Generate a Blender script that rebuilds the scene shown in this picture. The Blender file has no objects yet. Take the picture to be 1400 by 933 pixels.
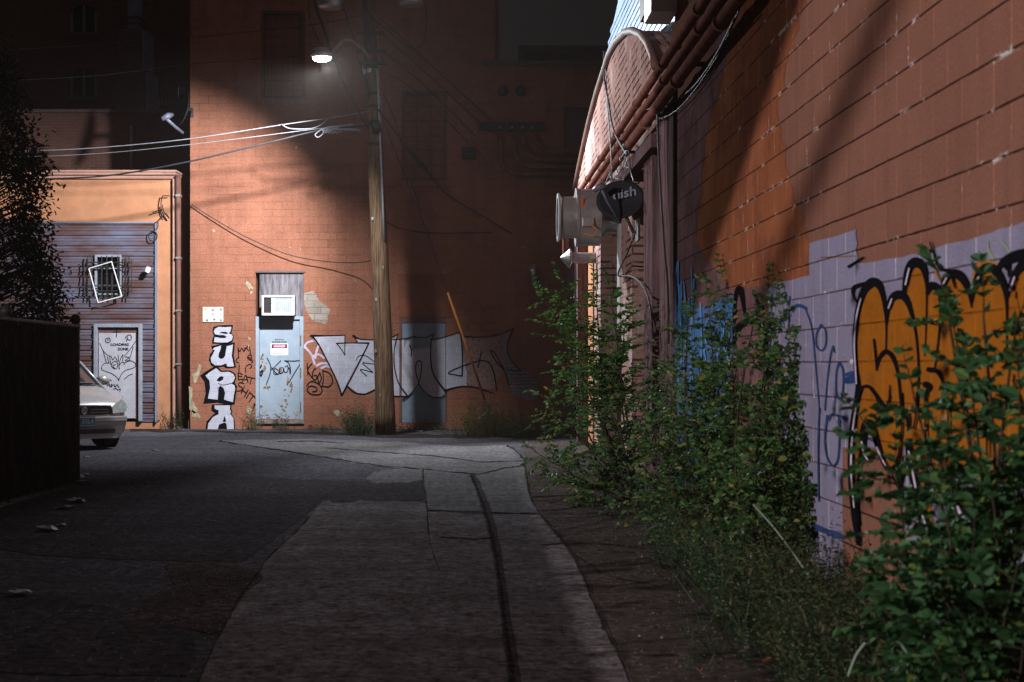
import bpy, math, random
from mathutils import Vector, Matrix
from mathutils.geometry import tessellate_polygon
R = math.radians
random.seed(7)
S = bpy.context.scene
COL = S.collection
F = 2123.0; CH = 1.4; HY = 499.0; CX = 700.0      # focal length in photo pixels, eye height, horizon row, centre column

# ------------------------------------------------------------ camera
cam = bpy.data.cameras.new('camera'); co = bpy.data.objects.new('camera', cam); COL.objects.link(co)
co.location = (0, 0, CH); co.rotation_euler = (R(90), 0, 0)
cam.sensor_width = 36; cam.lens = F / 1400 * 36; cam.shift_y = (HY - 466.5) / 1400
cam.clip_start = .05; cam.clip_end = 500
cam.dof.use_dof = True; cam.dof.focus_distance = 27; cam.dof.aperture_fstop = 4.5
S.camera = co
S.view_settings.view_transform = 'Standard'; S.view_settings.look = 'None'
S.view_settings.exposure = 0; S.view_settings.gamma = 1
S.cycles.use_denoising = True
S.cycles.max_bounces = 6; S.cycles.diffuse_bounces = 3; S.cycles.transparent_max_bounces = 12
S.cycles.sample_clamp_indirect = 4
S.cycles.use_light_tree = True
# ------------------------------------------------------------ night sky
w = bpy.data.worlds.new('World'); S.world = w; w.use_nodes = True
nt = w.node_tree; nt.nodes.clear()
sky = nt.nodes.new('ShaderNodeTexSky'); sky.sky_type = 'NISHITA'; sky.sun_disc = False
sky.sun_elevation = R(-12); sky.sun_rotation = R(200)
mixn = nt.nodes.new('ShaderNodeMixRGB'); mixn.blend_type = 'ADD'; mixn.inputs[0].default_value = 1
tcw = nt.nodes.new('ShaderNodeTexCoord'); sep = nt.nodes.new('ShaderNodeSeparateXYZ'); nt.links.new(tcw.outputs['Generated'], sep.inputs[0])
grd = nt.nodes.new('ShaderNodeValToRGB'); grd.color_ramp.elements[0].position = .35; grd.color_ramp.elements[1].position = .9      # cloud lit by the town, brighter overhead
grd.color_ramp.elements[0].color = (.075, .062, .066, 1); grd.color_ramp.elements[1].color = (1.0, .72, .66, 1)
nt.links.new(sep.outputs[2], grd.inputs[0]); nt.links.new(grd.outputs[0], mixn.inputs[2])
bg = nt.nodes.new('ShaderNodeBackground'); bg.inputs[1].default_value = .10
ow = nt.nodes.new('ShaderNodeOutputWorld')
nt.links.new(sky.outputs[0], mixn.inputs[1]); nt.links.new(mixn.outputs[0], bg.inputs[0]); nt.links.new(bg.outputs[0], ow.inputs[0])

# ------------------------------------------------------------ street lighting
def spot(name, loc, aim, watts, ang, blend, color, size=.1, parent=None):
    l = bpy.data.lights.new(name, 'SPOT'); l.energy = watts; l.spot_size = R(ang); l.spot_blend = blend
    l.color = color; l.shadow_soft_size = size
    o = bpy.data.objects.new(name, l); COL.objects.link(o)
    o.location = loc; o.rotation_euler = Vector(aim).to_track_quat('-Z', 'Y').to_euler()
    return o
LAMP = Vector((-3.45, 28.2, 6.98))
spot('lamp_beam_left', LAMP + Vector((0, 0, -.2)), (-.60, .15, -.79), 2500, 140, .5, (.90, .95, 1.0), .10)
spot('lamp_beam_corner', LAMP + Vector((0, 0, -.2)), (-.59, .66, -.45), 4600, 73, .6, (.92, .95, 1.0), .10)
spot('lamp_beam_alley', LAMP + Vector((.02, -.02, -.2)), (.75, -.55, -.25), 5600, 116, .35, (.88, .94, 1.0), .07)
YARD = Vector((-14.0, 2.0, 5.3))
spot('yard_beam', YARD + Vector((.12, 0, -.1)), (.96, .17, -.18), 10300, 100, .3, (1.0, .90, .88), .03)

# ------------------------------------------------------------ materials
def newmat(name):
    m = bpy.data.materials.new(name); m.use_nodes = True
    return m, m.node_tree, m.node_tree.nodes['Principled BSDF']
def N(nt, t, **k):
    n = nt.nodes.new(t)
    for a, b in k.items(): setattr(n, a, b)
    return n
def noise(nt, vec, scale, detail=4, rough=.6, stretch=None):
    if stretch:
        mp = N(nt, 'ShaderNodeMapping'); mp.inputs['Scale'].default_value = stretch
        nt.links.new(vec, mp.inputs[0]); vec = mp.outputs[0]
    n = N(nt, 'ShaderNodeTexNoise'); n.inputs['Scale'].default_value = scale
    n.inputs['Detail'].default_value = detail; n.inputs['Roughness'].default_value = rough
    nt.links.new(vec, n.inputs['Vector']); return n.outputs['Fac']
def ramp(nt, fac, a, b, c0=(0,0,0,1), c1=(1,1,1,1)):
    r = N(nt, 'ShaderNodeValToRGB'); e = r.color_ramp.elements
    e[0].position = a; e[1].position = b; e[0].color = c0; e[1].color = c1
    nt.links.new(fac, r.inputs[0]); return r.outputs[0]
def mix(nt, fac, a, b, mode='MIX'):
    m = N(nt, 'ShaderNodeMixRGB', blend_type=mode)
    for i, v in ((0, fac), (1, a), (2, b)):
        if isinstance(v, (int, float)): m.inputs[i].default_value = v
        elif isinstance(v, tuple): m.inputs[i].default_value = (*v[:3], 1)
        else: nt.links.new(v, m.inputs[i])
    return m.outputs[0]
def math_(nt, op, a, b):
    m = N(nt, 'ShaderNodeMath', operation=op)
    for i, v in ((0, a), (1, b)):
        if isinstance(v, (int, float)): m.inputs[i].default_value = v
        else: nt.links.new(v, m.inputs[i])
    return m.outputs[0]
def bump(nt, p, h, strength, dist=.02, prev=None):
    b = N(nt, 'ShaderNodeBump'); b.inputs['Strength'].default_value = strength; b.inputs['Distance'].default_value = dist
    nt.links.new(h, b.inputs['Height'])
    if prev is not None: nt.links.new(prev, b.inputs['Normal'])
    nt.links.new(b.outputs[0], p.inputs['Normal']); return b.outputs[0]
def sc(c, k): return tuple(min(1, x * k) for x in c)

def plain(name, c, rough=.7, metal=0, var=.25, nscale=6, bmp=.1, stretch=None, coord='Object', spec=.4, c2=None, edge=(.35, .7)):
    m, nt, p = newmat(name)
    tc = N(nt, 'ShaderNodeTexCoord').outputs[coord]
    n1 = noise(nt, tc, nscale, 6, .65, stretch)
    col = mix(nt, ramp(nt, n1, *edge), sc(c, 1 - var), c2 or sc(c, 1 + var))
    nt.links.new(col, p.inputs['Base Color'])
    p.inputs['Roughness'].default_value = rough; p.inputs['Metallic'].default_value = metal
    p.inputs['Specular IOR Level'].default_value = 0 if (rough >= .8 or spec < .1) else spec
    if bmp: bump(nt, p, noise(nt, tc, nscale * 8, 3, .7, stretch), bmp, .01)
    return m

def masonry(name, c, bw, bh, mortar=.012, joint=None, chips=None, chip_c=(.62, .62, .6), dark=.6, var=.22, offs=.5,
            blotch=None, rough=.8, bmp=.5, jvar=.6, grime=.35):
    """painted blockwork on metric UVs; chips = threshold where paint has come off along the joints"""
    m, nt, p = newmat(name)
    uv = N(nt, 'ShaderNodeTexCoord').outputs['UV']
    wob = noise(nt, uv, 2.5, 2)
    mp = N(nt, 'ShaderNodeVectorMath', operation='MULTIPLY_ADD')
    cb = N(nt, 'ShaderNodeCombineXYZ'); nt.links.new(wob, cb.inputs[0]); nt.links.new(wob, cb.inputs[1])
    nt.links.new(cb.outputs[0], mp.inputs[0]); mp.inputs[1].default_value = (.012, .012, 0); nt.links.new(uv, mp.inputs[2])
    br = N(nt, 'ShaderNodeTexBrick'); br.offset = offs
    nt.links.new(mp.outputs[0], br.inputs['Vector'])
    br.inputs['Scale'].default_value = 1; br.inputs['Brick Width'].default_value = bw; br.inputs['Row Height'].default_value = bh
    br.inputs['Mortar Size'].default_value = mortar; br.inputs['Mortar Smooth'].default_value = .35
    br.inputs['Color1'].default_value = (*sc(c, 1 - var * .5), 1); br.inputs['Color2'].default_value = (*sc(c, 1 + var * .35), 1)
    br.inputs['Mortar'].default_value = (*(joint or sc(c, dark)), 1); br.inputs['Bias'].default_value = 0
    big = noise(nt, uv, .55, 8, .68); fine = noise(nt, uv, 30, 5, .75)
    streak = noise(nt, uv, 1, 6, .7, (5, .35, 1))
    col = br.outputs['Color']
    # joints are only partly open: fade the joint colour in and out
    base = mix(nt, noise(nt, uv, 3, 4), sc(c, 1 - var * .6), sc(c, 1 + var * .6))
    jm = ramp(nt, noise(nt, uv, 1.1, 6, .65), .48, .48 + jvar * .22) if jvar > .8 else ramp(nt, noise(nt, uv, 1.3, 5, .6), .5 - jvar * .25, .5 + jvar * .25)
    col = mix(nt, jm, base, col)
    col = mix(nt, math_(nt, 'MULTIPLY', ramp(nt, big, .35, .72), grime), col, sc(c, .45))
    col = mix(nt, math_(nt, 'MULTIPLY', ramp(nt, streak, .45, .8), grime * .9), col, sc(c, .5))
    if blotch: col = mix(nt, ramp(nt, noise(nt, uv, .9, 7, .6), .53, .6), col, blotch)
    col = mix(nt, .9, col, mix(nt, ramp(nt, fine, .25, .75), (.28, .28, .28), (.74, .74, .74)), 'OVERLAY')
    if chips:
        c1 = ramp(nt, noise(nt, uv, 3.2, 8, .8), chips, chips + .01)
        c2 = ramp(nt, br.outputs['Fac'], .05, .5)
        c3 = ramp(nt, noise(nt, uv, 1.1, 9, .85), chips + .115, chips + .125)
        cm = math_(nt, 'MAXIMUM', math_(nt, 'MULTIPLY', c1, c2), c3)
        col = mix(nt, cm, col, mix(nt, fine, sc(chip_c, .7), chip_c))
    nt.links.new(col, p.inputs['Base Color']); p.inputs['Roughness'].default_value = rough
    p.inputs['Specular IOR Level'].default_value = 0
    inv = math_(nt, 'SUBTRACT', 1.0, br.outputs['Fac'])
    h = math_(nt, 'ADD', math_(nt, 'MULTIPLY', inv, .7), math_(nt, 'MULTIPLY', fine, .5))
    h = math_(nt, 'ADD', h, math_(nt, 'MULTIPLY', noise(nt, uv, 7, 4), .5))
    bump(nt, p, h, bmp, .012)
    return m

def cmu(name, c, hj=None, vj=None, chips=.64, chip_c=(.55, .5, .5), var=.12, grime=.25, blotch=None):
    """painted concrete block: dark open bed joints, thin pale upright joints"""
    m, nt, p = newmat(name)
    uv = N(nt, 'ShaderNodeTexCoord').outputs['UV']
    wb = N(nt, 'ShaderNodeVectorMath', operation='MULTIPLY_ADD'); cb = N(nt, 'ShaderNodeCombineXYZ')
    nt.links.new(noise(nt, uv, 3, 3), cb.inputs[1]); nt.links.new(noise(nt, uv, 9, 3), cb.inputs[0])
    nt.links.new(cb.outputs[0], wb.inputs[0]); wb.inputs[1].default_value = (.006, .010, 0); nt.links.new(uv, wb.inputs[2])
    br = N(nt, 'ShaderNodeTexBrick'); br.offset = .5; nt.links.new(wb.outputs[0], br.inputs['Vector'])
    br.inputs['Scale'].default_value = 1; br.inputs['Brick Width'].default_value = .4064; br.inputs['Row Height'].default_value = .2032
    br.inputs['Mortar Size'].default_value = .0065; br.inputs['Mortar Smooth'].default_value = .3
    br.inputs['Color1'].default_value = (*sc(c, 1 - var), 1); br.inputs['Color2'].default_value = (*sc(c, 1 + var), 1); br.inputs['Mortar'].default_value = (*c, 1)
    sp = N(nt, 'ShaderNodeSeparateXYZ'); nt.links.new(wb.outputs[0], sp.inputs[0])
    fr = math_(nt, 'FRACT', math_(nt, 'DIVIDE', sp.outputs[1], .2032), 0.0)
    ds = math_(nt, 'ABSOLUTE', math_(nt, 'SUBTRACT', fr, .5), 0.0)
    wj = math_(nt, 'ADD', math_(nt, 'MULTIPLY', noise(nt, uv, 4, 5, .7), .03), .452)
    hm = N(nt, 'ShaderNodeMapRange'); nt.links.new(ds, hm.inputs[0]); nt.links.new(wj, hm.inputs[1]); nt.links.new(math_(nt, 'ADD', wj, .016), hm.inputs[2])
    hm = hm.outputs[0]
    vm = math_(nt, 'MULTIPLY', ramp(nt, br.outputs['Fac'], .2, .8), ramp(nt, noise(nt, uv, 2.2, 4), .32, .52))
    fine = noise(nt, uv, 60, 5, .8); mid = noise(nt, uv, 5, 7, .7); big = noise(nt, uv, .5, 8, .68); st = noise(nt, uv, 1, 6, .7, (6, .3, 1))
    col = mix(nt, .6, br.outputs['Color'], mix(nt, mid, sc(c, .75), sc(c, 1.25)))
    if blotch: col = mix(nt, ramp(nt, noise(nt, uv, 1.3, 9, .72), .5, .58), col, blotch)
    col = mix(nt, vm, col, vj or sc(c, 1.6)); col = mix(nt, hm, col, hj or sc(c, .2))
    col = mix(nt, math_(nt, 'MULTIPLY', ramp(nt, big, .4, .7), grime), col, sc(c, .4))
    col = mix(nt, math_(nt, 'MULTIPLY', ramp(nt, st, .5, .75), grime * 1.3), col, sc(c, .45))
    col = mix(nt, .85, col, mix(nt, ramp(nt, fine, .25, .75), (.3, .3, .3), (.7, .7, .7)), 'OVERLAY')
    near = math_(nt, 'MAXIMUM', ramp(nt, ds, .40, .47), ramp(nt, br.outputs['Fac'], .05, .3))
    cm = math_(nt, 'MULTIPLY', ramp(nt, noise(nt, uv, 3.0, 9, .82, (1, 2.2, 1)), chips, chips + .008), near)
    cm = math_(nt, 'MULTIPLY', cm, ramp(nt, noise(nt, uv, .55, 5, .75), .47, .56))
    col = mix(nt, cm, col, mix(nt, fine, sc(chip_c, .6), chip_c))
    nt.links.new(col, p.inputs['Base Color']); p.inputs['Roughness'].default_value = .9; p.inputs['Specular IOR Level'].default_value = 0
    h = math_(nt, 'ADD', math_(nt, 'MULTIPLY', math_(nt, 'SUBTRACT', 1.0, hm), 1.2), math_(nt, 'MULTIPLY', fine, .35))
    h = math_(nt, 'ADD', h, math_(nt, 'MULTIPLY', mid, .4)); h = math_(nt, 'SUBTRACT', h, math_(nt, 'MULTIPLY', vm, .4))
    bump(nt, p, h, .5, .008)
    return m

def ground_mat(name, c, speck=.0, var=.3, rough=.85, bmp=.6, warm=None):
    m, nt, p = newmat(name)
    tc = N(nt, 'ShaderNodeTexCoord').outputs['Object']
    big = noise(nt, tc, .45, 8, .65); mid = noise(nt, tc, 4, 8, .72); fine = noise(nt, tc, 70, 4, .8)
    col = mix(nt, ramp(nt, big, .3, .7), sc(c, 1 - var), sc(c, 1 + var))
    col = mix(nt, ramp(nt, mid, .35, .7), col, warm or sc(c, .65))
    col = mix(nt, .9, col, mix(nt, ramp(nt, fine, .3, .7), (.25, .25, .25), (.75, .75, .75)), 'OVERLAY')
    # tyre grime running along the alley
    gr_ = noise(nt, tc, 14, 9, .85); col = mix(nt, 1.0, col, mix(nt, ramp(nt, gr_, .40, .60), (.12, .12, .12), (.86, .86, .86)), 'OVERLAY')
    blot = noise(nt, tc, 1, 7, .7, (.5, 2.0, 1)); col = mix(nt, math_(nt, 'MULTIPLY', ramp(nt, blot, .45, .62), .45), col, warm or sc(c, .5))
    st = noise(nt, tc, 1, 5, .6, (2.2, .12, 1))
    col = mix(nt, math_(nt, 'MULTIPLY', ramp(nt, st, .48, .75), .5), col, sc(c, .45))
    if speck:
        v = N(nt, 'ShaderNodeTexVoronoi'); v.inputs['Scale'].default_value = 28; nt.links.new(tc, v.inputs['Vector'])
        sel = ramp(nt, v.outputs['Distance'], .10, .16, (1, 1, 1, 1), (0, 0, 0, 1))
        r2 = N(nt, 'ShaderNodeSeparateColor'); nt.links.new(v.outputs['Color'], r2.inputs[0])
        sel = math_(nt, 'MULTIPLY', sel, ramp(nt, r2.outputs[0], 1 - speck, 1 - speck + .01))
        col = mix(nt, sel, col, (.5, .5, .48))
    nt.links.new(col, p.inputs['Base Color']); p.inputs['Roughness'].default_value = rough
    p.inputs['Specular IOR Level'].default_value = 0
    h = math_(nt, 'ADD', math_(nt, 'MULTIPLY', fine, .6), math_(nt, 'MULTIPLY', mid, 1.2))
    bump(nt, p, h, bmp, .015)
    return m

def leafmat(name, a, b, c=None, trans=.35):
    m, nt, p = newmat(name)
    g = N(nt, 'ShaderNodeNewGeometry').outputs['Random Per Island']
    r = N(nt, 'ShaderNodeValToRGB'); e = r.color_ramp.elements
    e[0].color = (*a, 1); e[1].color = (*b, 1); e[1].position = .85
    x = e.new(1.0); x.color = (*(c or b), 1)
    nt.links.new(g, r.inputs[0]); nt.links.new(r.outputs[0], p.inputs['Base Color'])
    p.inputs['Roughness'].default_value = .6; p.inputs['Specular IOR Level'].default_value = .2
    t = N(nt, 'ShaderNodeBsdfTranslucent'); nt.links.new(r.outputs[0], t.inputs[0])
    ms = N(nt, 'ShaderNodeMixShader'); ms.inputs[0].default_value = trans
    nt.links.new(p.outputs[0], ms.inputs[1]); nt.links.new(t.outputs[0], ms.inputs[2])
    nt.links.new(ms.outputs[0], nt.nodes['Material Output'].inputs[0])
    return m

def spray(name, c, under=None, wear=.62, rough=.55, row=0, bw=.4064, jc=None):
    """sprayed paint: block courses and rubbed spots show through"""
    m, nt, p = newmat(name)
    uv = N(nt, 'ShaderNodeTexCoord').outputs['UV']
    n1 = noise(nt, uv, 5, 8, .7); n2 = noise(nt, uv, 1, 6, .7, (3, 14, 1))
    col = mix(nt, ramp(nt, n1, .35, .75), c, sc(c, .72))
    col = mix(nt, math_(nt, 'MULTIPLY', ramp(nt, n2, .55, .7), .45), col, under or sc(c, .4))
    if under: col = mix(nt, ramp(nt, noise(nt, uv, 16, 6, .8), wear, wear + .04), col, under)
    if row:
        sp = N(nt, 'ShaderNodeSeparateXYZ'); nt.links.new(uv, sp.inputs[0])
        v = math_(nt, 'ADD', sp.outputs[1], math_(nt, 'MULTIPLY', noise(nt, uv, 3, 3), .010))
        ds = math_(nt, 'ABSOLUTE', math_(nt, 'SUBTRACT', math_(nt, 'FRACT', math_(nt, 'DIVIDE', v, row), 0.0), .5), 0.0)
        wj = math_(nt, 'MULTIPLY', ramp(nt, ds, .468, .485), ramp(nt, noise(nt, uv, 6, 5, .7), .3, .6))
        col = mix(nt, math_(nt, 'MULTIPLY', wj, .8), col, jc or sc(c, .2))
        b2 = N(nt, 'ShaderNodeTexBrick'); b2.offset = .5; nt.links.new(uv, b2.inputs['Vector']); b2.inputs['Scale'].default_value = 1
        b2.inputs['Brick Width'].default_value = bw; b2.inputs['Row Height'].default_value = row; b2.inputs['Mortar Size'].default_value = .006
        vj_ = math_(nt, 'MULTIPLY', b2.outputs['Fac'], math_(nt, 'SUBTRACT', 1.0, ramp(nt, ds, .44, .46)))
        col = mix(nt, math_(nt, 'MULTIPLY', vj_, .5), col, sc(c, 1.5))
    nt.links.new(col, p.inputs['Base Color']); p.inputs['Roughness'].default_value = max(rough, .8); p.inputs['Specular IOR Level'].default_value = 0
    br = N(nt, 'ShaderNodeTexBrick'); nt.links.new(uv, br.inputs['Vector']); br.inputs['Scale'].default_value = 1
    br.inputs['Brick Width'].default_value = .4064; br.inputs['Row Height'].default_value = .2032; br.inputs['Mortar Size'].default_value = .006
    h = math_(nt, 'ADD', math_(nt, 'SUBTRACT', 1.0, br.outputs['Fac']), math_(nt, 'MULTIPLY', noise(nt, uv, 25, 4), .5))
    bump(nt, p, h, .35, .01)
    return m

M = {}
M['backwall'] = masonry('painted brick, terracotta', (.31, .128, .080), .40, .165, .009, chips=.625, chip_c=(.45, .44, .41), dark=.4, var=.34, bmp=.6, jvar=1.0, grime=.62)
M['cmu'] = cmu('painted block, brown', (.18, .084, .060), (.018, .009, .009), (.30, .125, .08), chips=.565)
M['cmu_orange'] = cmu('painted block, rust orange', (.245, .084, .040), (.03, .013, .010), (.36, .14, .065), chips=.53, chip_c=(.62, .55, .5), var=.2, grime=.55, blotch=(.18, .062, .036))
M['cmu_lav'] = cmu('painted block, grey lavender', (.19, .18, .265), (.06, .04, .055), (.48, .44, .52), chips=.57, chip_c=(.72, .68, .72), var=.07, grime=.25)
M['cmu_dull'] = cmu('painted block, dull mauve', (.165, .085, .088), (.03, .02, .025), (.18, .12, .13), chips=.66, var=.3, grime=.6, blotch=(.10, .055, .055))
M['cmu_blue'] = cmu('painted block, faded blue', (.065, .17, .38), (.03, .05, .1), (.12, .26, .5), chips=.63, chip_c=(.35, .5, .7), var=.4, grime=.7, blotch=(.12, .12, .19))
M['gable'] = masonry('old brick, worn pale paint', (.35, .215, .185),   .40, .105, .016, joint=(.045, .025, .03), var=.4, bmp=1, jvar=.1, grime=.35, blotch=(.40, .32, .31))
M['farbrick'] = masonry('dark brick', (.14, .072, .056), .2, .075, .01, var=.3, grime=.5)
M['bluebrick'] = masonry('bare brick under old whitewash', (.28, .24, .28), .2, .075, .010, joint=(.05, .03, .03), var=.7, grime=.6)
M['stucco'] = plain('peach stucco', (.42, .195, .105), .9, var=.13, nscale=2.5, bmp=.3)
M['stucco_dark'] = plain('terracotta stucco', (.26, .09, .05), .9, var=.2, nscale=2.5, bmp=.3)
M['siding'] = plain('weathered steel siding', (.17, .085, .075), .5, .1, var=.4, nscale=1.0, bmp=.1, stretch=(1, 1, 3), c2=(.15, .16, .23), edge=(.40, .72))
M['siding_blue'] = plain('blue steel siding', (.24, .33, .48), .5, .3, var=.35, nscale=1.5, bmp=.05, c2=(.26, .32, .42))
M['galv'] = plain('galvanised steel', (.36, .33, .33), .42, .6, var=.22, nscale=5, bmp=.05)
M['galv_bright'] = plain('bare bright steel', (.6, .62, .64), .35, .5, var=.1, nscale=8, bmp=.02)
M['pipe'] = plain('painted conduit, brown', (.21, .088, .068), .8, 0, var=.3, nscale=4, bmp=.05, spec=.05)
M['door_blue'] = plain('pale blue door paint', (.27, .325, .385), .5, var=.1, nscale=4, bmp=.05)
M['door_blue2'] = plain('faded blue door paint', (.17, .215, .27), .5, var=.15, nscale=3, bmp=.05)
M['door_white'] = plain('off white door paint', (.40, .385, .43), .5, var=.12, nscale=3, bmp=.05)
M['rust'] = plain('rust', (.17, .07, .025), .9, var=.4, nscale=14, bmp=.3, c2=(.32, .2, .09))
M['ply'] = plain('bare weathered plywood', (.14, .125, .135), .85, var=.5, nscale=3, bmp=.3, stretch=(5, 5, .7), c2=(.26, .24, .26))
M['ply_brown'] = plain('painted plywood', (.22, .085, .05), .85, var=.2, nscale=2, bmp=.1)
M['wood'] = plain('old painted timber', (.11, .06, .065), .85, var=.45, nscale=3, bmp=.5, stretch=(6, 6, .6), c2=(.20, .13, .14))
M['pole'] = plain('creosoted pole wood', (.095, .055, .034), .85, var=.5, nscale=6, bmp=.8, stretch=(7, 7, .35), c2=(.22, .14, .085))
M['frame_grey'] = plain('grey painted frame', (.26, .28, .33), .5, .1, var=.2, nscale=5)
M['frame_brown'] = plain('brown painted frame', (.12, .055, .04), .7, var=.2)
M['white'] = plain('white plastic', (.70, .70, .68), .45, var=.06)
M['sign_white'] = plain('white sign enamel', (.72, .70, .74), .4, var=.04, bmp=0)
M['offwhite'] = plain('dirty white board', (.55, .50, .45), .7, var=.15)
M['black'] = plain('black plastic', (.018, .017, .018), .5, var=.2)
M['rubber'] = plain('black rubber', (.02, .02, .021), .75, var=.2)
M['hole'] = plain('unlit interior', (.012, .010, .010), .95, var=.2)
M['cable'] = plain('cable sheath', (.03, .03, .034), .7, var=.2, spec=.12)
M['cable_light'] = plain('bare aluminium cable', (.22, .22, .24), .6, .2, var=.2, spec=.15)
M['iron'] = plain('black iron', (.03, .028, .03), .6, .2, var=.3)
M['trim'] = plain('peach cornice paint', (.36, .19, .14), .7, var=.12)
M['spray_white'] = spray('white spray paint', (.46, .46, .53), (.36, .30, .33), .64, row=.165, bw=.40, jc=(.25, .2, .22))
M['spray_dim'] = spray('thin white spray over brick', (.30, .20, .19), (.2, .09, .06), .52, row=.0825, bw=.2)
M['spray_black'] = spray('black spray paint', (.006, .006, .008))
M['spray_orange'] = spray('orange spray paint', (.27, .090, .010), (.13, .05, .014), .60, .5, row=.2032)
M['spray_mist'] = plain('thin orange mist', (.30, .12, .03), .7, var=.3, spec=.05)
M['spray_lav'] = plain('thin lavender spray', (.5, .42, .52), .7, var=.2, spec=.05)
M['spray_blue'] = plain('blue marker paint', (.02, .045, .13), .6, var=.3, spec=.05)
M['spray_sky'] = plain('light blue spray', (.10, .24, .48), .6, var=.4, nscale=8, spec=.05)
M['spray_green'] = plain('lime spray', (.22, .33, .12), .6, var=.3, spec=.05)
M['marker'] = plain('black marker', (.015, .013, .02), .6, var=.3, spec=.05)
M['cement'] = masonry('bare cement patch', (.30, .25, .21), .30, .14, .006, joint=(.1, .08, .07), var=.5, bmp=.7, grime=.4, jvar=.5)
M['peel'] = plain('peeled plaster', (.38, .33, .26), .9, var=.45, nscale=12, bmp=.8, c2=(.5, .42, .25))
M['asphalt'] = ground_mat('old asphalt', (.080, .077, .088), .22)
M['asphalt_new'] = ground_mat('darker asphalt', (.062, .058, .064), .16, .3)
M['concrete'] = ground_mat('worn concrete', (.135, .13, .135), 0, .18, .8, .3)
M['concrete_old'] = ground_mat('stained concrete', (.165, .158, .172), .06, .35, .8, .6, warm=(.075, .060, .056))
M['dirt'] = ground_mat('dirt', (.036, .029, .026), .03, .4, .95, 1)
M['gravel'] = ground_mat('dusty gravel', (.085, .070, .066), .35, .5, .95, 1.4)
M['leaf_lit'] = leafmat('elm leaves', (.03, .085, .02), (.09, .20, .04), (.2, .22, .04))  # brighter copy of the elm green, with the lamp's light in the colour
M['leaf_dark'] = leafmat('dark bush leaves', (.028, .08, .026), (.085, .17, .05), (.26, .2, .04))
M['leaf_near'] = leafmat('near elm leaves', (.024, .08, .030), (.055, .15, .052), (.14, .2, .04))
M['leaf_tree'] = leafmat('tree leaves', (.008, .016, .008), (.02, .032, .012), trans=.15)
M['weed'] = leafmat('weeds', (.018, .048, .02), (.06, .09, .04), (.17, .12, .08))
M['weed_dry'] = leafmat('dry weeds', (.05, .07, .025), (.15, .13, .055), (.24, .16, .09))
M['bark'] = plain('twig bark', (.05, .042, .028), .9, var=.4, nscale=10)
M['stalk'] = plain('pale green stalk', (.16, .22, .17), .6, var=.2)
M['car'] = plain('silver car paint', (.46, .46, .46), .25, .2, var=.03, nscale=2, bmp=0, spec=.6)
M['glass'] = plain('dark car glass', (.03, .035, .045), .08, 0, var=.1, bmp=0, spec=.8)
M['lens'] = plain('headlight lens', (.5, .55, .53), .15, .3, var=.25, nscale=14, bmp=.1, spec=.8)
M['chrome'] = plain('chrome', (.7, .7, .72), .15, .95, var=.05, bmp=0)
M['plate'] = plain('blue plate', (.07, .18, .30), .5, var=.1, bmp=0)
M['plate_text'] = plain('pale plate text', (.55, .62, .66), .5, var=.1, bmp=0)
M['danger_red'] = plain('danger red', (.55, .03, .12), .5, var=.1, bmp=0)
M['orange_label'] = plain('orange label', (.5, .1, .03), .6, var=.1, bmp=0)
M['yellow'] = plain('yellow orange plastic', (.50, .17, .015), .5, var=.1)
M['paper'] = plain('crumpled litter', (.15, .15, .155), .7, var=.3, nscale=20)
M['dryleaf'] = plain('dry leaf', (.45, .15, .03), .7, var=.3)
M['dishgrey'] = plain('dark dish', (.014, .014, .018), .6, var=.2, spec=.1)
M['dishlogo'] = plain('grey lettering', (.16, .17, .24), .5, var=.05, bmp=0)
M['lnb'] = plain('grey plastic', (.10, .10, .14), .5, var=.1)
M['ceramic'] = plain('brown ceramic', (.25, .2, .2), .3, var=.1)
M['slat'] = plain('dark fence slat', (.022, .017, .015), .9, var=.6, nscale=2.2, bmp=.3, stretch=(3, 3, .8), c2=(.085, .045, .026), spec=.0, edge=(.5, .75))
M['stone'] = plain('broken masonry', (.22, .18, .16), .9, var=.4, nscale=9, bmp=.6)
M['ledge'] = plain('metal coping', (.11, .075, .075), .6, .2, var=.2)
M['paleblue'] = plain('pale blue ducting', (.16, .21, .36), .6, var=.25, nscale=3)
M['plankwood'] = plain('broken board', (.48, .36, .24), .8, var=.3, stretch=(1, 6, 1))
lm, lnt, lp = newmat('lamp glow'); lp.inputs['Emission Color'].default_value = (.9, .95, 1, 1); lp.inputs['Emission Strength'].default_value = 130
M['glow'] = lm

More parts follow.
